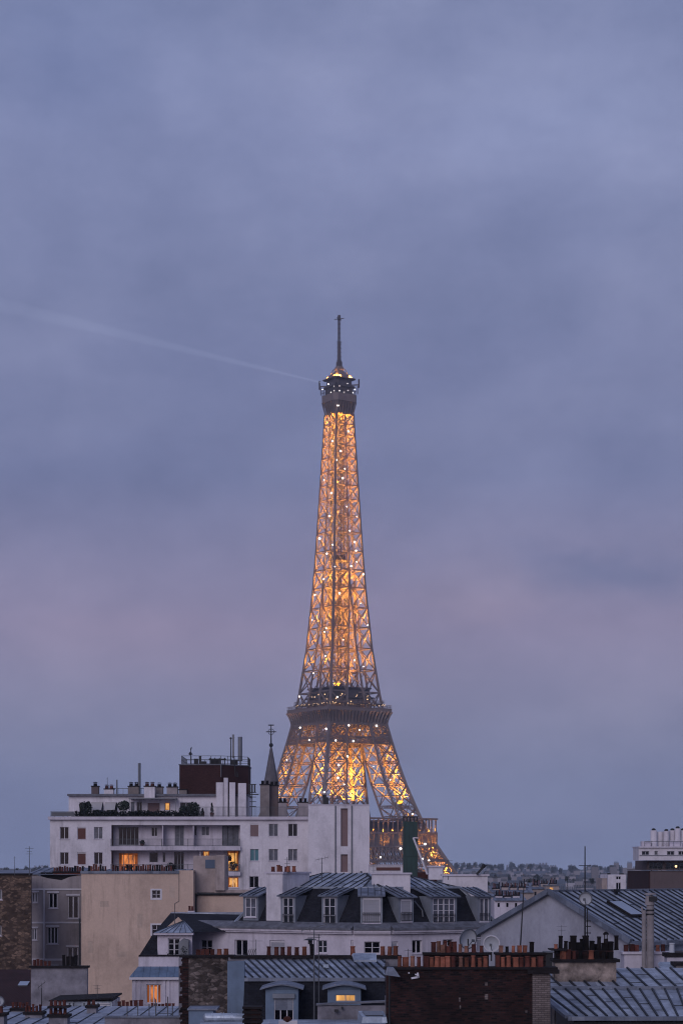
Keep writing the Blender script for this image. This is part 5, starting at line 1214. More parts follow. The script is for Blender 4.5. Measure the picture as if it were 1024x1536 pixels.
    # bottom clutter: little white boxes and a red dome vent
    m = MB(); T2 = Thing('roof_fan', 'small dark red round roof vent on a white curb at the bottom edge', 'roof vent', (X(431, 70), 70, Z(1545, 70))); T2.part('dome', MB().ball((X(431, 70), 70, Z(1530, 70)), .15, 14, 8, .8), 'terradark'); T2.part('curb', MB().box(X(418, 70), X(446, 70), 69.9, 70.4, Z(1548, 70), Z(1531.5, 70)), 'frame')
blue_house()

# ------------------------------------------------------------------ long brick chimney wall with clay pots
def brick_stack():
    D = 75.0; fr = Fr(0, D); u, z = fr.u, lambda y: fr.z(y)
    T = Thing('brick_chimney_wall', 'long sooty brick chimney wall crowned with orange clay pots, pale brick pier at its right end', 'chimney', (X(700, D), D, 0))
    b = fr.mb(); b.box(u(579), u(798), 0, .7, 0, z(1455)); T.part('brickwork', b, 'brick')
    b = fr.mb(); zz = 30.0
    i = 0
    while zz < z(1462): j = .06 * (i // 3 % 2); b.box(u(798) + .002 - j * 0, u(825), -.05 if i // 3 % 2 else -.02, .71, zz, min(zz + .224, z(1462))); zz += .225; i += 1
    T.part('pier', b, 'brickpale')
    b = fr.mb(); b.box(u(576), u(836), -.09, .8, z(1455) + .002, z(1451.5)); b.box(u(790), u(838), -.16, .85, z(1461), z(1455) - .002); cp = T.part('coping', b, 'coping')
    zb = z(1451.5)
    low = [599, 608, 618.5, 628, 638.5, 647, 655, 663, 671, 679.5, 691, 699.5, 709.5, 719.5, 728, 746, 754, 762.5, 773, 781.5, 791, 800, 810]
    for q in low: pots_row(T, T.o, fr, [q], zb, 1435.5, random.choice((7.2, 8.0, 8.8)), .2 + random.uniform(-.05, .05), random.choice(('terra', 'terra', 'terradark', 'terrapale')), ('round', 'square', 'round'), .13)
    # raised shelf behind with the second rank of pots
    b = fr.mb()
    for p0, p1 in ((635, 733), (744, 818)): b.box(u(p0, .9), u(p1, .9), .9, 1.5, 30, z(1434.5)); 
    T.part('rear_stack', b, 'brick')
    b = fr.mb()
    for p0, p1 in ((634, 737), (742, 820)): b.box(u(p0, .9), u(p1, .9), .8, 1.6, z(1434.5) + .002, z(1431.5))
    T.part('rear_coping', b, 'coping')
    zr = z(1431.5)
    for q, t in ((650, 1412), (658, 1412), (667, 1412), (676, 1412), (682, 1413), (664, 1418), (672.5, 1419), (690, 1418), (699, 1419), (710.5, 1418), (722, 1419), (751, 1421), (760, 1420), (769.5, 1422), (779, 1422), (787, 1421), (797, 1412)):
        pots_row(T, T.o, fr, [(q, t)], zr, t, (8 if q < 740 else 7.4) * random.uniform(.75, 1.0), 1.2 if t > 1415 else 1.35, 'terrablack' if q in (760, 797) else random.choice(('terra', 'terradark', 'terrapale', 'terradark')), ('round', 'round', 'square'), .10)
    # small white bracket fixed to the brick
    m = fr.mb(); m.bar((u(612), -.05, z(1460)), (u(614), -.05, z(1460)), .05); m.bar((u(616.5), -.05, z(1468)), (u(627.5), -.05, z(1466)), .07); m.bar((u(627), -.05, z(1467)), (u(626), -.05, z(1459.5)), .07); m.bar((u(622), -.05, z(1462)), (u(626), -.05, z(1463)), .05); T.part('bracket', m, 'frame')
    # pale patches of old mortar
    m = fr.mb()
    for q, y, a, c in ((729, 1477, 4, 5), (729, 1496, 5, 8), (689, 1500, 2.5, 7), (690, 1511, 2, 5), (789, 1518, 3, 3)): m.box(u(q - a / 2), u(q + a / 2), -.012, -.001, z(y + c / 2), z(y - c / 2))
    T.part('mortar_patch', m, 'brickpale')
    # left: zinc-capped end block with the iron post
    f = Fr(0, 74.2); T = Thing('lamp_post', 'thin black post with a tilted grey zinc hood before the brick wall', 'post', (f.u(584), 74.2, 33))
    T.part('post', MB().cone((f.u(584), 74.2, 30), (f.u(584), 74.2, f.z(1460)), .045, .035, 8), 'black')
    T.part('hood', MB().frustum([(f.u(577), 74.1, f.z(1463)), (f.u(600), 74.1, f.z(1466)), (f.u(597), 74.6, f.z(1462)), (f.u(578), 74.6, f.z(1460))], [(f.u(580), 74.2, f.z(1452)), (f.u(591), 74.2, f.z(1453)), (f.u(590), 74.5, f.z(1452)), (f.u(581), 74.5, f.z(1451))]), 'zincdark')
brick_stack()

# ------------------------------------------------------------------ gabled house with zinc roof, right
def gable_house():
    T = Thing('gabled_house', 'grey rendered gable house with a long ribbed zinc roof and bright skylight', 'building', (18, 118, 0))
    Cn = Vector((16.15, 113, 0)); g = Vector((-.65, .76, 0)); r = Vector((.76, .65, 0)); w_ = 11.8; L = 22
    ze = 36.86; zr = 39.43; A = Cn; B = Cn + g * w_; K = Cn + g * w_ / 2
    ov = 0.25
    def at(p, z): return Vector((p.x, p.y, z))
    m = MB(); t = r * .35
    poly = [at(A, 0), at(A, ze), at(K, zr), at(B, ze), at(B, 0)]
    m.frustum(poly, [p + t for p in poly]); T.part('gable_wall', m, 'gable')
    m = MB(); q = A + r * L; m.hexa([at(A + t, 0), at(q, 0), at(q + g * .3, 0), at(A + t + g * .3, 0), at(A + t, ze - .55), at(q, ze - .55), at(q + g * .3, ze - .55), at(A + t + g * .3, ze - .55)]); T.part('side_wall', m, 'grey')
    dr = (at(A, ze) - at(K, zr)).normalized()
    E0 = at(A, ze) + dr * .5 - r * ov; E1 = E0 + r * (L + 1); R0_ = at(K, zr) - r * ov; R1 = R0_ + r * (L + 1); up = Vector((0, 0, .12))
    P = [E0 + up, E1 + up, R1 + up, R0_ + up]
    T.part('roof', MB().panel(P, .14), 'zinc'); T.part('seam', MB().seams(P, .56, .062, .075), 'seam')
    dl = (at(B, ze) - at(K, zr)).normalized(); F0 = at(B, ze) + dl * .5 - r * ov; F1 = F0 + r * (L + 1); P2_ = [F0 + up, F1 + up, R1 + up, R0_ + up]
    m = MB().panel(P2_, .14); T.part('rear_roof', m, 'zinc')
    m = MB(); m.bar(E0 + up * .9, R0_ + up * .9, .22, .3); m.bar(F0 + up * .9, R0_ + up * .9, .22, .3); m.bar(R0_ + up, R1 + up, .25, .14); T.part('verge', m, 'zincdark')
    m = MB(); m.bar(E0 + Vector((0, 0, -.06)), E1 + Vector((0, 0, -.06)), .22, .2); T.part('gutter', m, 'zincdark')
    # shadowy glazed band under the eave
    f = Fr((A + r * .4).x, (A + r * .4).y, math.degrees(math.atan2(.65, .76)))
    m = f.mb(); m.box(0, L, -.12, -.01, ze - .75, ze - .35); T.part('fascia', m, 'zinc')
    m = f.mb(); m.box(.2, L, -.1, -.01, ze - 1.75, ze - 1.3); T.part('window_band', m, 'glass')
    m = f.mb(); m.box(1.2, L, -.16, -.005, ze - 1.25, ze - 1.1); T.part('sill_band', m, 'white2')
    m = f.mb(); m.box(-.1, .55, -.14, -.01, 33, ze - .6); T.part('brick_pier', m, 'brickred')
    # skylight and little vent lying in the roof slope
    n = r.cross(dr).normalized(); n = n if n.z > 0 else -n
    def on(px_, py_, h=0):                       # a point of the roof plane seen at that place
        d = Vector(((px_ - 512) / FP, 1, (1300 - py_) / FP)); o = Vector((0, 0, CZ)); p0 = P[0]; s_ = (p0 - o).dot(n) / d.dot(n); return o + d * s_ + n * h
    q = [on(942, 1374), on(962, 1372), on(940, 1360), on(917, 1361)]
    q = [on(936, 1373), on(961, 1371.5), on(938, 1359), on(916, 1361)]
    c = sum(q, Vector()) / 4; dd = (q[0] - q[3]); ee = (q[1] - q[0])
    s0 = r * .62; s1 = dr * 1.05; m = MB(); Q = [c - s0 + s1, c + s0 + s1, c + s0 - s1, c - s0 - s1]
    m.frustum([p + n * .02 for p in Q], [p + n * .16 for p in Q]); sk = T.part('skylight', m, 'coping')
    Q = [c - s0 * .84 + s1 * .88, c + s0 * .84 + s1 * .88, c + s0 * .84 - s1 * .88, c - s0 * .84 - s1 * .88]; m = MB(); m.frustum([p + n * .163 for p in Q], [p + n * .18 for p in Q]); T.part('glass', m, 'skylight', sk)
    c = on(923, 1342); m = MB(); m.bar(c, c + n * .25, .14); m.bar(c + n * .25 - r * .2, c + n * .25 + r * .2, .16); T.part('roof_vent', m, 'black')
    c = on(964, 1392); m = MB(); m.bar(c, c + n * .3, .06); m.bar(c + n * .3, c + n * .3 + r * .3, .1); T.part('eave_vent', m, 'black')
gable_house()
def right_stacks():
    D = 83.0; fr = Fr(0, D); u, z = fr.u, lambda y: fr.z(y)
    T = Thing('sooty_chimney_stack', 'wide soot stained chimney stack bristling with black pots of many heights', 'chimney', (X(880, D), D, 34))
    m = fr.mb(); m.box(u(832), u(924), 0, 1.1, 33, z(1444)); T.part('stack', m, 'soot')
    m = fr.mb(); m.box(u(829), u(929), -.12, 1.25, z(1444) + .002, z(1439.5)); m.box(u(826), u(850), -.15, 1.3, z(1426.5), z(1424.5)); T.part('coping', m, 'coping')
    m = fr.mb(); m.box(u(835), u(921), .25, 1.15, z(1439.5) + .002, z(1427)); T.part('upper_course', m, 'brick')
    z0 = z(1439.5); z1 = z(1427)
    for q, t, w_, mt in ((844, 1426, 8, 'terra'), (852, 1425, 8, 'terradark'), (861, 1427, 7, 'terradark'), (886.5, 1426, 9, 'terra'), (870, 1426, 7, 'terrablack'), (895, 1427, 7, 'terrablack'), (905, 1428, 8, 'terrablack'), (915, 1429, 8, 'terrablack')):
        pots_row(T, T.o, fr, [(q, t)], z0, t, w_, .05, mt, ('round', 'square'), .03)
    for q, t, w_ in ((840, 1404, 7.5), (848, 1412, 7), (856, 1413, 8), (859.5, 1404, 9), (868, 1414, 8), (878.5, 1404, 8.5), (887, 1412, 8), (898, 1405, 7.5), (906, 1415, 9), (915, 1413, 9), (924, 1404, 7.5), (892, 1418, 7), (872, 1409, 7)):
        pots_row(T, T.o, fr, [(q, t)], z1, t, w_, random.uniform(.45, .9), 'terrablack', ('square', 'round'), .02)
    pots_row(T, T.o, fr, [(833.5, 1417)], z1, 1417, 6, .6, 'terra', ('round',), 0)
    pots_row(T, T.o, fr, [(908.5, 1398)], z1, 1398, 8.5, .5, 'terrablack', ('hood',), 0)
    D = 100; fr = Fr(0, D); u, z = fr.u, lambda y: fr.z(y)
    T = Thing('white_chimney_stack', 'low pale chimney stack with a few dark red pots beneath the zinc roof eave', 'chimney', (X(970, D), D, 34))
    m = fr.mb(); m.box(u(936), u(1005), 0, 1.2, 33, z(1432)); T.part('stack', m, 'white2')
    T.part('coping', fr.mb().box(u(933), u(1010), -.1, 1.3, z(1432) + .002, z(1428.5)), 'white2')
    for q, t, mt, k in ((938.5, 1418, 'terradark', 'square'), (947, 1417, 'terradark', 'square'), (954, 1418, 'terradark', 'square'), (968, 1417, 'terrablack', 'square'), (977, 1418, 'terradark', 'round'), (986, 1418, 'terra', 'round'), (994, 1417, 'terradark', 'round')):
        pots_row(T, T.o, fr, [(q, t)], z(1428.5), t, 6.8, .5, mt, (k,), .03)
    T = Thing('vent_pipe_pair', 'tall pale cylindrical flue with black bands and a flat cap, short pipe beside', 'flue', (X(970, 99), 99, 34))
    x = X(974, 99); b = MB(); b.cone((x, 98.8, 34), (x, 98.8, Z(1358, 99)), .19, .19, 18); T.part('flue', b, 'pipe')
    b = MB(); b.cone((x - .03, 98.8, Z(1358, 99)), (x - .03, 98.8, Z(1344, 99)), .25, .20, 18); b.cone((x, 98.8, Z(1342.5, 99)), (x, 98.8, Z(1340, 99)), .31, .28, 18); T.part('cap', b, 'pipe')
    b = MB()
    for y in (1366, 1372): b.cone((x, 98.8, Z(y + 1, 99)), (x, 98.8, Z(y - 1.4, 99)), .205, .205, 18)
    b.box(x - .1, x + .3, 98.5, 98.6, Z(1352, 99), Z(1345, 99)); T.part('band', b, 'black')
    x = X(964.5, 99); b = MB().cone((x, 98.8, 34), (x, 98.8, Z(1366, 99)), .11, .11, 12); b.bar((x - .1, 98.8, Z(1368, 99)), (x - .1, 98.8, Z(1360, 99)), .07); T.part('side_pipe', b, 'pipe')
    D = 88; fr = Fr(0, D)
    T = Thing('edge_chimney', 'dark capped chimney cut by the right picture edge above the zinc roof', 'chimney', (X(1022, D), D, 34)); T.part('stack', fr.mb().box(fr.u(1014), fr.u(1040), 0, .8, 33, fr.z(1449)), 'stone'); T.part('coping', fr.mb().box(fr.u(1010), fr.u(1044), -.1, .9, fr.z(1449) + .002, fr.z(1444)), 'coping')
    T = Thing('edge_chimney', 'dark grey pot topped stack at the picture edge behind the capped one', 'chimney', (X(1012, 97), 97, 34)); f = Fr(0, 97); T.part('stack', f.mb().box(f.u(1000), f.u(1040), 0, .8, 33, f.z(1436)), 'white2'); T.part('coping', f.mb().box(f.u(997), f.u(1044), -.1, .9, f.z(1436) + .002, f.z(1430)), 'coping')
    pots_row(T, T.o, f, [1007], f.z(1430), 1415, 9, .4, 'dish', ('round',), 0)
    # small dark block to the left of the stack
    T = Thing('vent_box', 'small black boxy vent between the brick pier and the sooty chimney stack', 'vent', (X(818, 96), 96, 34)); T.part('box', MB().box(X(817, 96), X(829, 96), 96, 96.5, 34, Z(1430, 96)), 'black'); T.part('lid', MB().box(X(815, 96), X(831, 96), 95.9, 96.6, Z(1430, 96) + .002, Z(1428, 96)), 'rail')
right_stacks()
def corner_roof():
    T = Thing('corner_zinc_house', 'house with a broad two pitched blue zinc roof in the bottom right corner', 'building', (X(940, 84), 84, 0))
    zr, zk, ze = 36.62, 36.0, 35.25
    def pt(px_, py_, z): d = (CZ - z) * FP / (py_ - 1300); return Vector((X(px_, d), d, z))
    sh = .10
    A0, A1 = pt(818, 1528, ze), pt(1060, 1524, ze); A0 = Vector((X(840, A0.y), A0.y, ze))
    y_e = (A0.y + A1.y) / 2; yk = (CZ - zk) * FP / 184; yr = (CZ - zr) * FP / 153
    x0e, x1 = X(852, y_e), X(1100, yr)
    E = [Vector((X(853, y_e), y_e, ze)), Vector((X(1080, y_e), y_e, ze)), Vector((X(1080, yk), yk, zk)), Vector((X(800, yk), yk, zk))]
    U = [Vector((X(800, yk), yk, zk)), Vector((X(1080, yk), yk, zk)), Vector((X(1080, yr), yr, zr)), Vector((X(800, yr), yr, zr))]
    def raked(P, n, sh, w_):
        s = MB()
        for i in range(-6, n + 1):
            t0 = (i + .5) / n; t1 = t0 + sh; a = P[3].lerp(P[2], max(0, t0)); c = P[0].lerp(P[1], min(1, t1))
            if t1 <= 0 or t0 >= 1: continue
            if t0 < 0: a = P[3].lerp(P[0], -t0 / (t1 - t0))
            if t1 > 1: c = P[2].lerp(P[1], (1 - t0) / (t1 - t0))
            s.bar(a + Vector((0, 0, .03)), c + Vector((0, 0, .03)), w_, .07); J = a.lerp(c, .2 + .6 * ((i * .37) % 1)); s.bar(J + Vector((0, 0, .012)), J + (P[2] - P[3]) / n * .94 + Vector((0, 0, .012)), .03, .02)
        return s
    T.part('lower_roof', MB().panel(E, .1), 'zinc'); T.part('upper_roof', MB().panel(U, .1), 'zincdark' if 0 else 'zinc')
    T.part('lower_seams', raked(E, 15, .02, .065), 'seam'); T.part('upper_seams', raked(U, 13, .12, .065), 'seam')
    m = MB(); m.bar(E[3] + Vector((0, -.05, .05)), E[2] + Vector((0, -.05, .05)), .12, .12); T.part('break_roll', m, 'zincdark')
    m = MB(); m.box(E[0].x - .05, E[1].x, y_e - .22, y_e + .02, ze - .13, ze + .02); m.bar(E[0] + Vector((-.05, 0, 0)), E[3] + Vector((0, 0, 0)), .22, .12); T.part('gutter', m, 'zincdark')
    T.part('wall', MB().box(E[0].x + .2, E[1].x, y_e + .1, yr, 0, ze - .2), 'black')
    m = MB(); p = (X(1000, 88), 88, Z(1452, 88)); m.frustum([(X(986, 88), 87, Z(1462, 87)), (X(1030, 88), 87, Z(1462, 87)), (X(1030, 88), 89.5, Z(1447, 89)), (X(994, 88), 89.5, Z(1447, 89))], [(X(988, 88), 87.1, Z(1458, 87)), (X(1030, 88), 87.1, Z(1458, 87)), (X(1030, 88), 89.4, Z(1444, 89)), (X(996, 88), 89.4, Z(1444, 89))]); T.part('roof_light', m, 'zinclight')
corner_roof()

# ------------------------------------------------------------------ far right building with white vents
def right_block():
    D = 260; fr = Fr(0, D); u, z = fr.u, lambda y: fr.z(y)
    T = Thing('terraced_building', 'stepped building with white top floor, brown lower wall and cluster of white vents', 'building', (X(985, D), D, 0))
    m = fr.mb(); m.box(u(975), u(1090), 0, 20, 0, z(1307)); T.part('wall', m, 'brown')
    m = fr.mb(); m.frustum([(u(975) - .25, 0, 0), (u(975) - .005, 0, 0), (u(975) - .005, 20, 0), (u(975) - 1.2, 20, 0)], [(u(975) - .12, 0, z(1306.8)), (u(975) - .005, 0, z(1306.8)), (u(975) - .005, 20, z(1306.8)), (u(975) - .12, 20, z(1306.8))]); T.part('brick_flank', m, 'brickred')
    T.part('terrace_slab', fr.mb().prismz([(u(975) - .2, -.3), (u(1090), -.3), (u(1090), 20), (u(975) - .2, 20)], z(1307) + .1, z(1305)), 'brown')
    m = fr.mb(); wall(m, u(976), u(1090), z(1305) + .02, z(1291), 3.5, 3.8, [(u(980), u(1000), z(1304), z(1294)), (u(1005), u(1040), z(1304), z(1294))]); m.box(u(976), u(976) + .2, 3.802, 14, z(1305) + .02, z(1291)); T.part('recessed_wall', m, 'brown')
    f2 = Fr(0, D + 3.5)
    for a, c, g in ((980, 1000, 'glass'), (1005, 1040, 'glass')): window(T, f2, u(a), u(c), z(1304), z(1294), .1, g, 5, 1, frame='rail', sill=False)
    m = fr.mb(); wall(m, u(960), u(1090), z(1291) + .01, z(1272), 1.5, 1.9, [(u(965), u(976), z(1283), z(1277)), (u(984), u(989), z(1283), z(1277)), (u(1003), u(1014), z(1283), z(1277)), (u(1020), u(1030), z(1283), z(1277))])
    m.box(u(960), u(960) + .3, 1.902, 6.5, z(1291) + .01, z(1272)); T.part('upper_floor', m, 'white')
    T.part('upper_slab', fr.mb().box(u(959.5), u(1090), 1.2, 6.8, z(1272) + .004, z(1270)), 'white2')
    f3 = Fr(0, D + 1.5)
    for a, c in ((965, 976), (984, 989), (1003, 1014), (1020, 1030)): window(T, f3, u(a), u(c), z(1283), z(1277), .15, 'glass', 2, 1, frame='framedim', sill=False)
    for i, (q, w_, t) in enumerate(((980, 10, 1246), (990, 10, 1248), (999, 9, 1247), (1008, 9, 1246), (1016, 9, 1243), (1024, 9, 1246), (1034, 9, 1246))):
        v = 4 + (i % 2) * .6; x = fr.u(q, v); r_ = w_ / 2 / FP * D; o = T.part('vent_shaft', MB().cone((x, D + v, z(1272)), (x, D + v, fr.z(t, 0, v)), r_, r_, 12), 'white')
        if i != 1: T.part('cowl', MB().ball((x, D + v, fr.z(t - 1, 0, v)), .28, 10, 6, .7), 'black', o)
    m = fr.mb(); rails(m, u(971), u(1090), 2.6, z(1272), z(1262), .9, .05); T.part('roof_railing', m, 'rail')
    for q, w_, h in ((967, 1.2, .7), (1010, 1.6, .8)): T.part('roof_box', fr.mb().box(u(q), u(q) + w_, 3, 4, z(1270) + .003, z(1270) + h), 'white2')
    T.part('awning_rail', fr.mb().box(u(961), u(1088), 1.35, 1.4, z(1283.6), z(1283)), 'rail')
    rng = random.Random(8); m = fr.mb()
    x = u(977)
    while x < u(1060): m.leaves((x, 1.2, z(1303) + rng.uniform(-.1, .2)), (.3, .3, rng.uniform(.2, .5)), 22, .09, rng, 0); x += rng.uniform(.4, 1.2)
    T.part('terrace_planting', m, 'leafdark')
    T.part('lamp', fr.mb().ball((u(1020), 3.3, z(1300)), .16), 'warmbulb')
    D = 300; fr = Fr(0, D); u, z = fr.u, lambda y: fr.z(y)
    T = Thing('white_cubic_building', 'small white modern building with dark square windows, left of the brown one', 'building', (X(920, D), D, 0))
    W_ = [(923.5, 931, 1315, 1320), (923.5, 931, 1324.5, 1335)]
    m = fr.mb(); wall(m, u(911.5), u(938.5), 0, z(1312.5), 0, .3, [(u(a), u(c), z(e), z(d)) for a, c, d, e in W_]); m.box(u(911.5), u(938.5), .302, 9, 0, z(1312.5)); T.part('wall', m, 'white')
    for a, c, d, e in W_: window(T, fr, u(a), u(c), z(e), z(d), .1, 'glass', 2, 1, sill=False)
    T.part('side_wing', fr.mb().box(u(904), u(911.5) - .01, 1, 8, 0, z(1318)), 'cream2')
    T.part('roof_units', fr.mb().box(u(914), u(918), 2, 3, z(1312.5) + .01, z(1310)).box(u(932), u(938), 2, 3, z(1312.5) + .01, z(1310.5)), 'black')
right_block()
def green_chimney():
    D = 200; fr = Fr(0, D); u, z = fr.u, lambda y: fr.z(y)
    T = Thing('green_chimney', 'dark green clad rooftop chimney with open cap, standing before the tower foot', 'chimney', (X(615, D), D, 30))
    m = fr.mb(); m.box(u(604.5), u(626), 0, 1.2, 20, z(1232.5)); T.part('shaft', m, 'green')
    m = fr.mb(); m.box(u(604), u(627), -.05, 1.25, z(1226.5), z(1225))
    for q in (604.5, 609.5, 614.5, 620, 625): m.box(u(q), u(q) + .1, 0, .1, z(1232.5), z(1226.5) - .001); m.box(u(q), u(q) + .1, 1.1, 1.2, z(1232.5), z(1226.5) - .001)
    T.part('cap', m, 'black')
    m = fr.mb(); m.bar((u(619.5), -.3, z(1257)), (u(640), -1.2, z(1312)), .14); m.bar((u(620), -.3, z(1257)), (u(627), -.3, z(1257.5)), .1); m.bar((u(636.5), -.3, z(1268)), (u(624), -.6, z(1270)), .05); T.part('prop', m, 'frame')
    D = 215; fr = Fr(0, D); u, z = fr.u, lambda y: fr.z(y)
    T = Thing('low_white_building', 'low white roof top with a dark red band, between white block and green chimney', 'building', (X(585, D), D, 0))
    T.part('wall', fr.mb().box(u(554), u(604), 0, 6, 0, z(1299)), 'white'); m = fr.mb(); m.box(u(564), u(600), -.1, -.002, z(1306), z(1301.5)); T.part('red_band', m, 'redshutter')
    T.part('coping', fr.mb().box(u(553.5), u(605), -.15, 6.1, z(1299) + .002, z(1297.5)), 'white2')
    m = fr.mb(); m.box(u(604.6), u(656), 1, 5, 0, z(1309)); T.part('red_roof', m, 'terradark')
green_chimney()

# ------------------------------------------------------------------ antennas and dishes
antenna(877, 1270, 1440, 98, 'tall dark mast with a whip aerial, carrying a white dish by the gable wall', ((.17, .3),), r=.038)
antenna(786, 1319, 1424, 90, 'leaning black mast crossing the left slope of the gable house', ((.03, .25), (.12, .18)), lean=-.2, r=.03)
antenna(482.5, 1288, 1320, 141, 'slim grey aerial on the mansard roof before the blank white block', ((.22, .15),), yagi=(.08, .9, 5, .2), r=.03, mat='rail')
antenna(430.5, 1286, 1352, 139, 'thin aerial rising beside the white mansard chimney', ((.05, .22), (.15, .2)), r=.025, mat='rail')
antenna(471, 1394, 1520, 80, 'tall rusty tripod aerial mast in front of the zinc roofed house', ((.06, .35), (.1, .25)), r=.028, yagi=(.02, 1.0, 4, .25), mat='rail')
antenna(478, 1402, 1520, 80.6, 'shorter thin aerial mast right beside the tall tripod one', ((.02, .12),), r=.02, mat='rail')
antenna(62.5, 1482, 1506, 108, 'small tilted stick aerial in front of the patchy grey wall', (), yagi=(0, .35, 3, .3), r=.025)
antenna(44, 1270, 1308, 163, 'branching television aerial on the rubble wall house against the sky', ((.08, .35), (.2, .2), (.3, .3)), r=.03, mat='rail')
antenna(22, 1285, 1308, 163.5, 'small thin aerial left of the branching television aerial', ((.1, .12),), r=.02, mat='rail')
antenna(161, 1166, 1193, 241, 'thin bare aerial on the white block roof among chimneys', ((.1, .12),), r=.03, mat='rail')
dish(702, 1409, 15, 96, 'large grey satellite dish seen against the mansard house cornice', 1435, .55)
dish(737, 1416, 12, 95, 'round satellite dish with a bright white rim beside the larger grey one', 1436, -.2, True)
dish(878, 1348.5, 9.6, 97.6, 'small white satellite dish high on a mast before the ribbed roof', 1372, -.35)
dish(-2, 1503, 8, 101, 'round white satellite dish cut by the left picture edge near the bottom', 1530, .3)
T = Thing('mast_ladder', 'short black rung bracket on the mast below the small white dish', 'bracket', (X(881, 97.9), 97.9, 37))
m = MB(); m.bar((X(880.5, 97.9), 97.9, Z(1440, 98)), (X(880.5, 97.9), 97.9, Z(1362, 98)), .05)
for y in (1382, 1390, 1400): m.bar((X(877, 97.9), 97.9, Z(y, 98)), (X(886, 97.9), 97.9, Z(y, 98)), .05)
T.part('rungs', m, 'black')
T = Thing('chimney_cowl', 'black lantern shaped cowl with a flat hat above the zinc roof ridge', 'cowl', (X(468, 92), 92.2, Z(1417, 92)))
x = X(465, 92); m = MB(); m.cone((x, 92.2, Z(1417, 92)), (x, 92.2, Z(1411, 92)), .1, .1, 8); m.cone((x, 92.2, Z(1411, 92)), (x, 92.2, Z(1408.5, 92)), .34, .12, 12); T.part('hat', m, 'black')
antenna(560, 1297, 1322, 139, 'small aerial with short crossbars on the central white chimney', ((.1, .25), (.35, .15)), r=.022, mat='rail')
antenna(672, 1290, 1314, 144, 'thin aerial at the left end of the wide white chimney before the city', ((.05, .3), (.2, .2), (.35, .12)), r=.022, mat='rail')
antenna(612, 1424, 1452, 76, 'short bent aerial among the clay pots at the left of the brick wall', ((.08, .15),), r=.012)
antenna(842, 1388, 1428, 84, 'thin twin armed aerial rising over the sooty black pots', ((.05, .22), (.2, .16)), r=.014, mat='rail')
antenna(1000, 1392, 1432, 101, 'small aerial near the picture edge above the pale chimney stack', ((.06, .3), (.2, .2)), r=.018, mat='rail')
antenna(384, 1410, 1436, 92.4, 'short aerial with one crossbar at the left of the zinc roof ridge', ((.08, .3),), r=.018, mat='rail')
antenna(146, 1478, 1500, 112.5, 'thin aerial on the flat shed roof against the cream wall', ((.06, .25), (.25, .15)), r=.018, mat='rail')
antenna(262, 1366, 1380, 140.5, 'tiny aerial on top of the small hipped zinc roof', ((.1, .2),), r=.02, mat='rail')
# parapet rods at the bottom left
T = Thing('guard_rail', 'row of thin upright steel rods along the bottom parapet', 'railing', (X(225, 88), 88, Z(1530, 88)))
m = MB()
for q, t in ((206, 1505), (223, 1507), (233, 1500), (251, 1496), (258, 1508), (190, 1510), (302, 1500), (317, 1508), (344, 1504), (365, 1505)): m.cone((X(q, 88), 88.2, Z(1540, 88)), (X(q, 88), 88.2, Z(t, 88)), .022, .022, 6)
T.part('rod', m, 'rail')

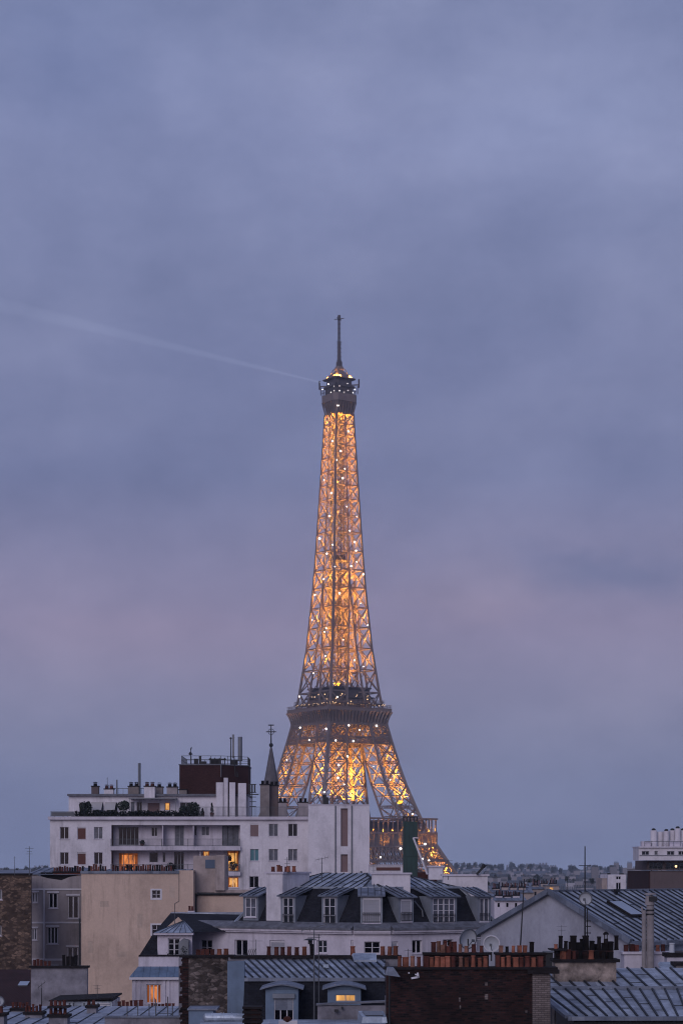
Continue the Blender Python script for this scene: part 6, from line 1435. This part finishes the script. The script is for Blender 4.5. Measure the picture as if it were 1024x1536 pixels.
# ------------------------------------------------------------------ the city beyond
def far_mesh(seed, w_, d, h, lit=False, kind=0):
    rng = random.Random(seed); b = MB(); me = bpy.data.meshes.new('far_building')
    sets = [MB(), MB(), MB(), MB()]
    sets[0].box(-w_ / 2, w_ / 2, -d / 2, d / 2, 0, h)
    if kind == 0:
        a = [(-w_ / 2, -d / 2, h), (w_ / 2, -d / 2, h), (w_ / 2, d / 2, h), (-w_ / 2, d / 2, h)]; k = 1.6
        c = [(-w_ / 2 + k, -d / 2 + k, h + 3), (w_ / 2 - k, -d / 2 + k, h + 3), (w_ / 2 - k, d / 2 - k, h + 3), (-w_ / 2 + k, d / 2 - k, h + 3)]
        e = [(-w_ / 2 + k + 1, 0, h + 4.2), (w_ / 2 - k - 1, 0, h + 4.2), (w_ / 2 - k - 1, .5, h + 4.2), (-w_ / 2 + k + 1, .5, h + 4.2)]
        sets[1].frustum(a, c); sets[1].frustum(c, e)
        n = int(w_ / 3.2)
        for i in range(n): x = -w_ / 2 + 1.8 + (w_ - 3.6) * i / max(1, n - 1); sets[0].box(x - .7, x + .7, -d / 2 + .3, -d / 2 + 2, h + .2, h + 2.2); sets[2].box(x - .45, x + .45, -d / 2 + .22, -d / 2 + .29, h + .5, h + 2)
    elif kind == 1: sets[1].box(-w_ / 2 - .2, w_ / 2 + .2, -d / 2 - .2, d / 2 + .2, h, h + .5); sets[0].box(-w_ / 4, w_ / 8, -d / 4, d / 4, h + .5, h + 3.2)
    else: sets[1].prismx([(-d / 2 - .4, h - .1), (d / 2 + .4, h - .1), (0, h + 3.4)], -w_ / 2 - .3, w_ / 2 + .3)
    fl = int(h / 3); n = int(w_ / 2.7)
    for j in range(fl):
        if j < fl - 6: continue
        for i in range(n):
            x = -w_ / 2 + 1.5 + (w_ - 3) * i / max(1, n - 1); z = h - 3 * (j - (fl - 7)) if 0 else 1.0 + j * (h / fl)
            (sets[3] if lit and rng.random() < .12 else sets[2]).box(x - .5, x + .5, -d / 2 - .06, -d / 2 - .01, z, z + 1.6)
    for i in range(rng.randint(2, 3)):
        x = -w_ / 2 + w_ * (i + .3) / 3; sets[0].box(x - 1.6, x + 1.6, -.4, .5, h, h + 5.4)
        for k in range(6): sets[1].box(x - 1.4 + k * .5, x - 1.15 + k * .5, -.1, .2, h + 5.4, h + 6.1)
    vs, fs, mi = [], [], []
    for i, q in enumerate(sets): o = len(vs); vs += [tuple(v) for v in q.v]; fs += [tuple(k + o for k in f) for f in q.f]; mi += [i] * len(q.f)
    me.from_pydata(vs, [], fs)
    for m in ('farwall', 'farroof', 'farwin', 'farlit'): me.materials.append(M[m])
    me.polygons.foreach_set('material_index', mi); me.update(); return me
FM = {}
for k, (s, w_, d, h, l, kd) in enumerate(((1, 22, 12, 20, 1, 0), (2, 30, 13, 21, 1, 0), (3, 16, 11, 19, 0, 0), (4, 26, 14, 26, 1, 1), (5, 14, 10, 9, 0, 2), (6, 40, 12, 18, 0, 0), (7, 18, 10, 11, 0, 2))):
    FM[k] = far_mesh(s, w_, d, h, l, kd)
KIND = {0: 'mansard roofed', 1: 'long mansard roofed', 2: 'narrow mansard roofed', 3: 'flat roofed', 4: 'small gabled', 5: 'very long low', 6: 'gabled'}
def far_building(px_, pytop, Y, k, zone, rz=0):
    me = FM[k]; x = X(px_, Y); H = max(v.co.z for v in me.vertices); zt = Z(pytop, Y); zb = max(0, hillh(x, Y) - 2)
    s = (zt - zb) / H
    if s < .45: s = .45; zb = zt - H * s
    o = bpy.data.objects.new('distant_building', me); C.objects.link(o)
    o.location = (x, Y, zb if zb > 0 else 0); sxy = 1.0; o.scale = (sxy, sxy, s); o.rotation_euler = (0, 0, rz)
    o['label'] = f'hazy {KIND[k]} distant building {zone}'; o['category'] = 'building'; o['group'] = 'distant city buildings ' + zone
rng = random.Random(21)
zones = (('right of the tower foot', 640, 770), ('behind the gable house roof', 770, 915), ('left of the white apartment block', -12, 78))
for zone, a, c in zones:
    n = 46 if c < 800 and a > 0 else (48 if a > 0 else 26)
    for i in range(n):
        t = (i + .5) / n; Y = 430 * (3600 / 430) ** (rng.random()); f = (math.log(Y / 430) / math.log(3600 / 430))
        py = 1333 - 36 * f ** .75 + rng.uniform(-3, 4)
        py = max(1294.5, py)
        if zone.startswith('left'): py = max(1297, 1312 - 14 * f + rng.uniform(-2, 3))
        far_building(rng.uniform(a, c), py, Y, rng.choice((0, 1, 2, 3, 5, 0, 1, 2)) if Y < 2300 else rng.choice((0, 4, 6, 3, 2, 5)), zone, rng.uniform(-.5, .5))
for px_, py, Y, k, rz in ((700, 1327, 340, 5, .15), (742, 1330, 345, 0, -.1), (798, 1336, 330, 1, .1), (850, 1334, 420, 1, 0), (880, 1328, 600, 5, .1), (830, 1322, 800, 5, 0), (925, 1298, 900, 3, .2), (948, 1293, 1300, 3, 0), (900, 1304, 1000, 1, .1), (1000, 1300, 800, 1, 0), (60, 1304, 420, 1, .1), (20, 1303, 500, 5, -.1)):
    far_building(px_, py, Y, k, 'nearer across the rooftops' if px_ > 600 else 'just beyond the left rubble house', rz)
# terracotta roof ridge with crowded pots in the middle distance
def mid_house(p0, p1, yt, D, label, wallm='white2'):
    fr = Fr(0, D); u, z = fr.u, lambda y: fr.z(y)
    T = Thing('rooftop_house', label, 'building', (X((p0 + p1) / 2, D), D, 0), 'pale roof tops between the mansard and gable houses')
    T.part('wall', fr.mb().box(u(p0), u(p1), 0, 8, 0, z(yt + 9)), wallm)
    m = fr.mb(); P = [(u(p0), -.3, z(yt + 9)), (u(p1), -.3, z(yt + 9)), (u(p1), 6, z(yt)), (u(p0), 6, z(yt))]; m.panel(P); m.seams(P, .8); T.part('roof', m, 'zincdark')
    for i in range(int((p1 - p0) / 13)):
        a = p0 + 2 + i * 13; o, zt = chimney(T, fr, a, a + 10, yt + rng.uniform(0, 3), yt + 12, 2, 3, wallm, 'coping', lip=.06)
        pots_row(T, o, fr, [a + 1 + k * 2.2 for k in range(5)], zt - .02, yt - 5 + rng.uniform(-1, 1), 2, 2.5, ('terradark', 'terrablack'), ('round',), .3)
        if rng.random() < .6: T.part('window', fr.mb().box(u(a + 3), u(a + 6), -.03, -.002, z(yt + 19), z(yt + 13)), 'glass')
T = Thing('rooftop_hut', 'tiny rooftop room with a warm lit window just left of the lone cypress', 'building', (X(827, 338), 338, 0))
T.part('wall', MB().box(X(818, 338), X(838, 338), 338, 342, 0, Z(1329, 338)), 'cream2'); T.part('window', MB().box(X(824, 338), X(829, 338), 337.9, 337.99, Z(1337, 338), Z(1332, 338)), 'lityellow'); T.part('roof', MB().box(X(817, 338), X(839, 338), 337.7, 342.2, Z(1329, 338) + .01, Z(1328, 338)), 'zincdark')
mid_house(737, 800, 1330, 250, 'cream roof top crowded with dark red pots just left of the gable peak', 'cream2')
mid_house(741, 790, 1342, 205, 'lower zinc roof top tucked behind the right end of the mansard house', 'white2')
mid_house(796, 838, 1325, 340, 'pale roof top with a few pots behind the leaning black mast', 'cream2')

# trees: leaf clumps on a forked trunk
def tree_meshes(seed, R_, H, n, conic=False):
    r = random.Random(seed); cr = MB(); tr = MB(); tr.cone((0, 0, 0), (0, 0, H * .5), R_ * .09, R_ * .05, 7)
    for k in range(7):
        a = k * .9 + r.random(); t = Vector((math.cos(a) * R_ * .5, math.sin(a) * R_ * .5, H * r.uniform(.5, .8))); tr.cone((0, 0, H * r.uniform(.3, .45)), t, R_ * .035, R_ * .012, 5)
    for k in range(16):
        if conic: t = k / 15; c = (r.uniform(-.1, .1) * R_, r.uniform(-.1, .1) * R_, H * (.12 + .85 * t)); q = R_ * (1 - t) * .8 + .15 * R_; rad = (q, q, H * .07)
        else:
            a = r.uniform(0, 6.28); e = r.uniform(0, .62); c = (math.cos(a) * R_ * e, math.sin(a) * R_ * e, H * r.uniform(.52, .86) - e * .12 * H); q = R_ * r.uniform(.3, .48); rad = (q, q, q * .75)
        cr.leaves(c, rad, n // 16, R_ * .085, r, .3)
    return make_mesh('crown', cr, 'leaf'), make_mesh('trunk', tr, 'bark')
TM = [tree_meshes(11, 8, 16, 1100), tree_meshes(12, 9, 15, 1100), tree_meshes(13, 7, 17, 1000), tree_meshes(14, 2.4, 16, 900, True)]
def tree(px_, pytop, Y, k, wpx, label, group):
    x = X(px_, Y); Hs = (16, 15, 17, 16)[k]; Rr = (8, 9, 7, 2.4)[k]; s = wpx / 2 / FP * Y / Rr; zt = Z(pytop, Y); zb = max(0, hillh(x, Y) - 1)
    T = Thing('tree', label, 'tree', (x, Y, zb), group); sz = max(.3, (zt - zb) / Hs)
    if sz > s * 1.8: sz = s * 1.8; zb = zt - Hs * sz
    T.o.location.z = zb; T.o.scale = (s, s, sz); T.o.rotation_euler = (0, 0, rng.uniform(0, 6))
    for nm, me in zip(('crown', 'trunk'), TM[k]): o = bpy.data.objects.new(nm, me); C.objects.link(o); o.parent = T.o
for i, px_ in enumerate((751, 767, 782, 796)): tree(px_, 1293.2, 3300, i % 3, 14.5, 'round crowned tree in the row of four on the hazy skyline', 'round trees in a row on the skyline')
for px_, py, w_ in ((694, 1291, 16), (703, 1292.5, 11), (712, 1293.5, 12), (722, 1292.5, 10), (684, 1294, 12), (676, 1295, 12), (730, 1296, 12)): tree(px_, py, 2900, rng.randrange(3), w_, 'dark bushy tree on the wooded rise right of the tower foot', 'trees on the rise by the tower')
for _ in range(34):
    px_ = rng.uniform(735, 930); tree(px_, rng.uniform(1294.5, 1301), rng.uniform(2400, 3500), rng.randrange(3), rng.uniform(5, 19), 'hazy bushy tree among houses along the far skyline', 'far skyline trees')
for _ in range(36):
    px_ = rng.uniform(690, 905); Y = rng.uniform(600, 1900); tree(px_, 1304 + 12 * (1900 - Y) / 1300 + rng.uniform(0, 5), Y, rng.randrange(3), rng.uniform(9, 17), 'dark tree crown between distant roofs right of the tower', 'trees between distant roofs')
for _ in range(12):
    px_ = rng.uniform(-5, 74); Y = rng.uniform(700, 2500); tree(px_, rng.uniform(1297, 1304), Y, rng.randrange(3), rng.uniform(9, 15), 'hazy tree crown left of the white apartment block', 'trees left of the apartment block')
tree(850.5, 1318.5, 460, 3, 6, 'narrow dark cypress standing alone before the distant roofs', None)

# lit dots: windows and lamps far off are modelled in the distant facades
# ------------------------------------------------------------------ haze
def haze():
    m = bpy.data.materials.new('haze'); m.use_nodes = True; n = m.node_tree.nodes; n.clear()
    o = n.new('ShaderNodeOutputMaterial'); v = n.new('ShaderNodeVolumePrincipled'); v.inputs['Color'].default_value = (.72, .82, 1.0, 1); v.inputs['Density'].default_value = HAZE
    v.inputs['Anisotropy'].default_value = 0.0
    m.node_tree.links.new(v.outputs[0], o.inputs['Volume'])
    b = MB().box(-3500, 3500, -250, 7000, -2, 330); ob = single('haze', b, m, None, None, (0, 0, 0), kind='stuff')
HAZE = .00011
haze()
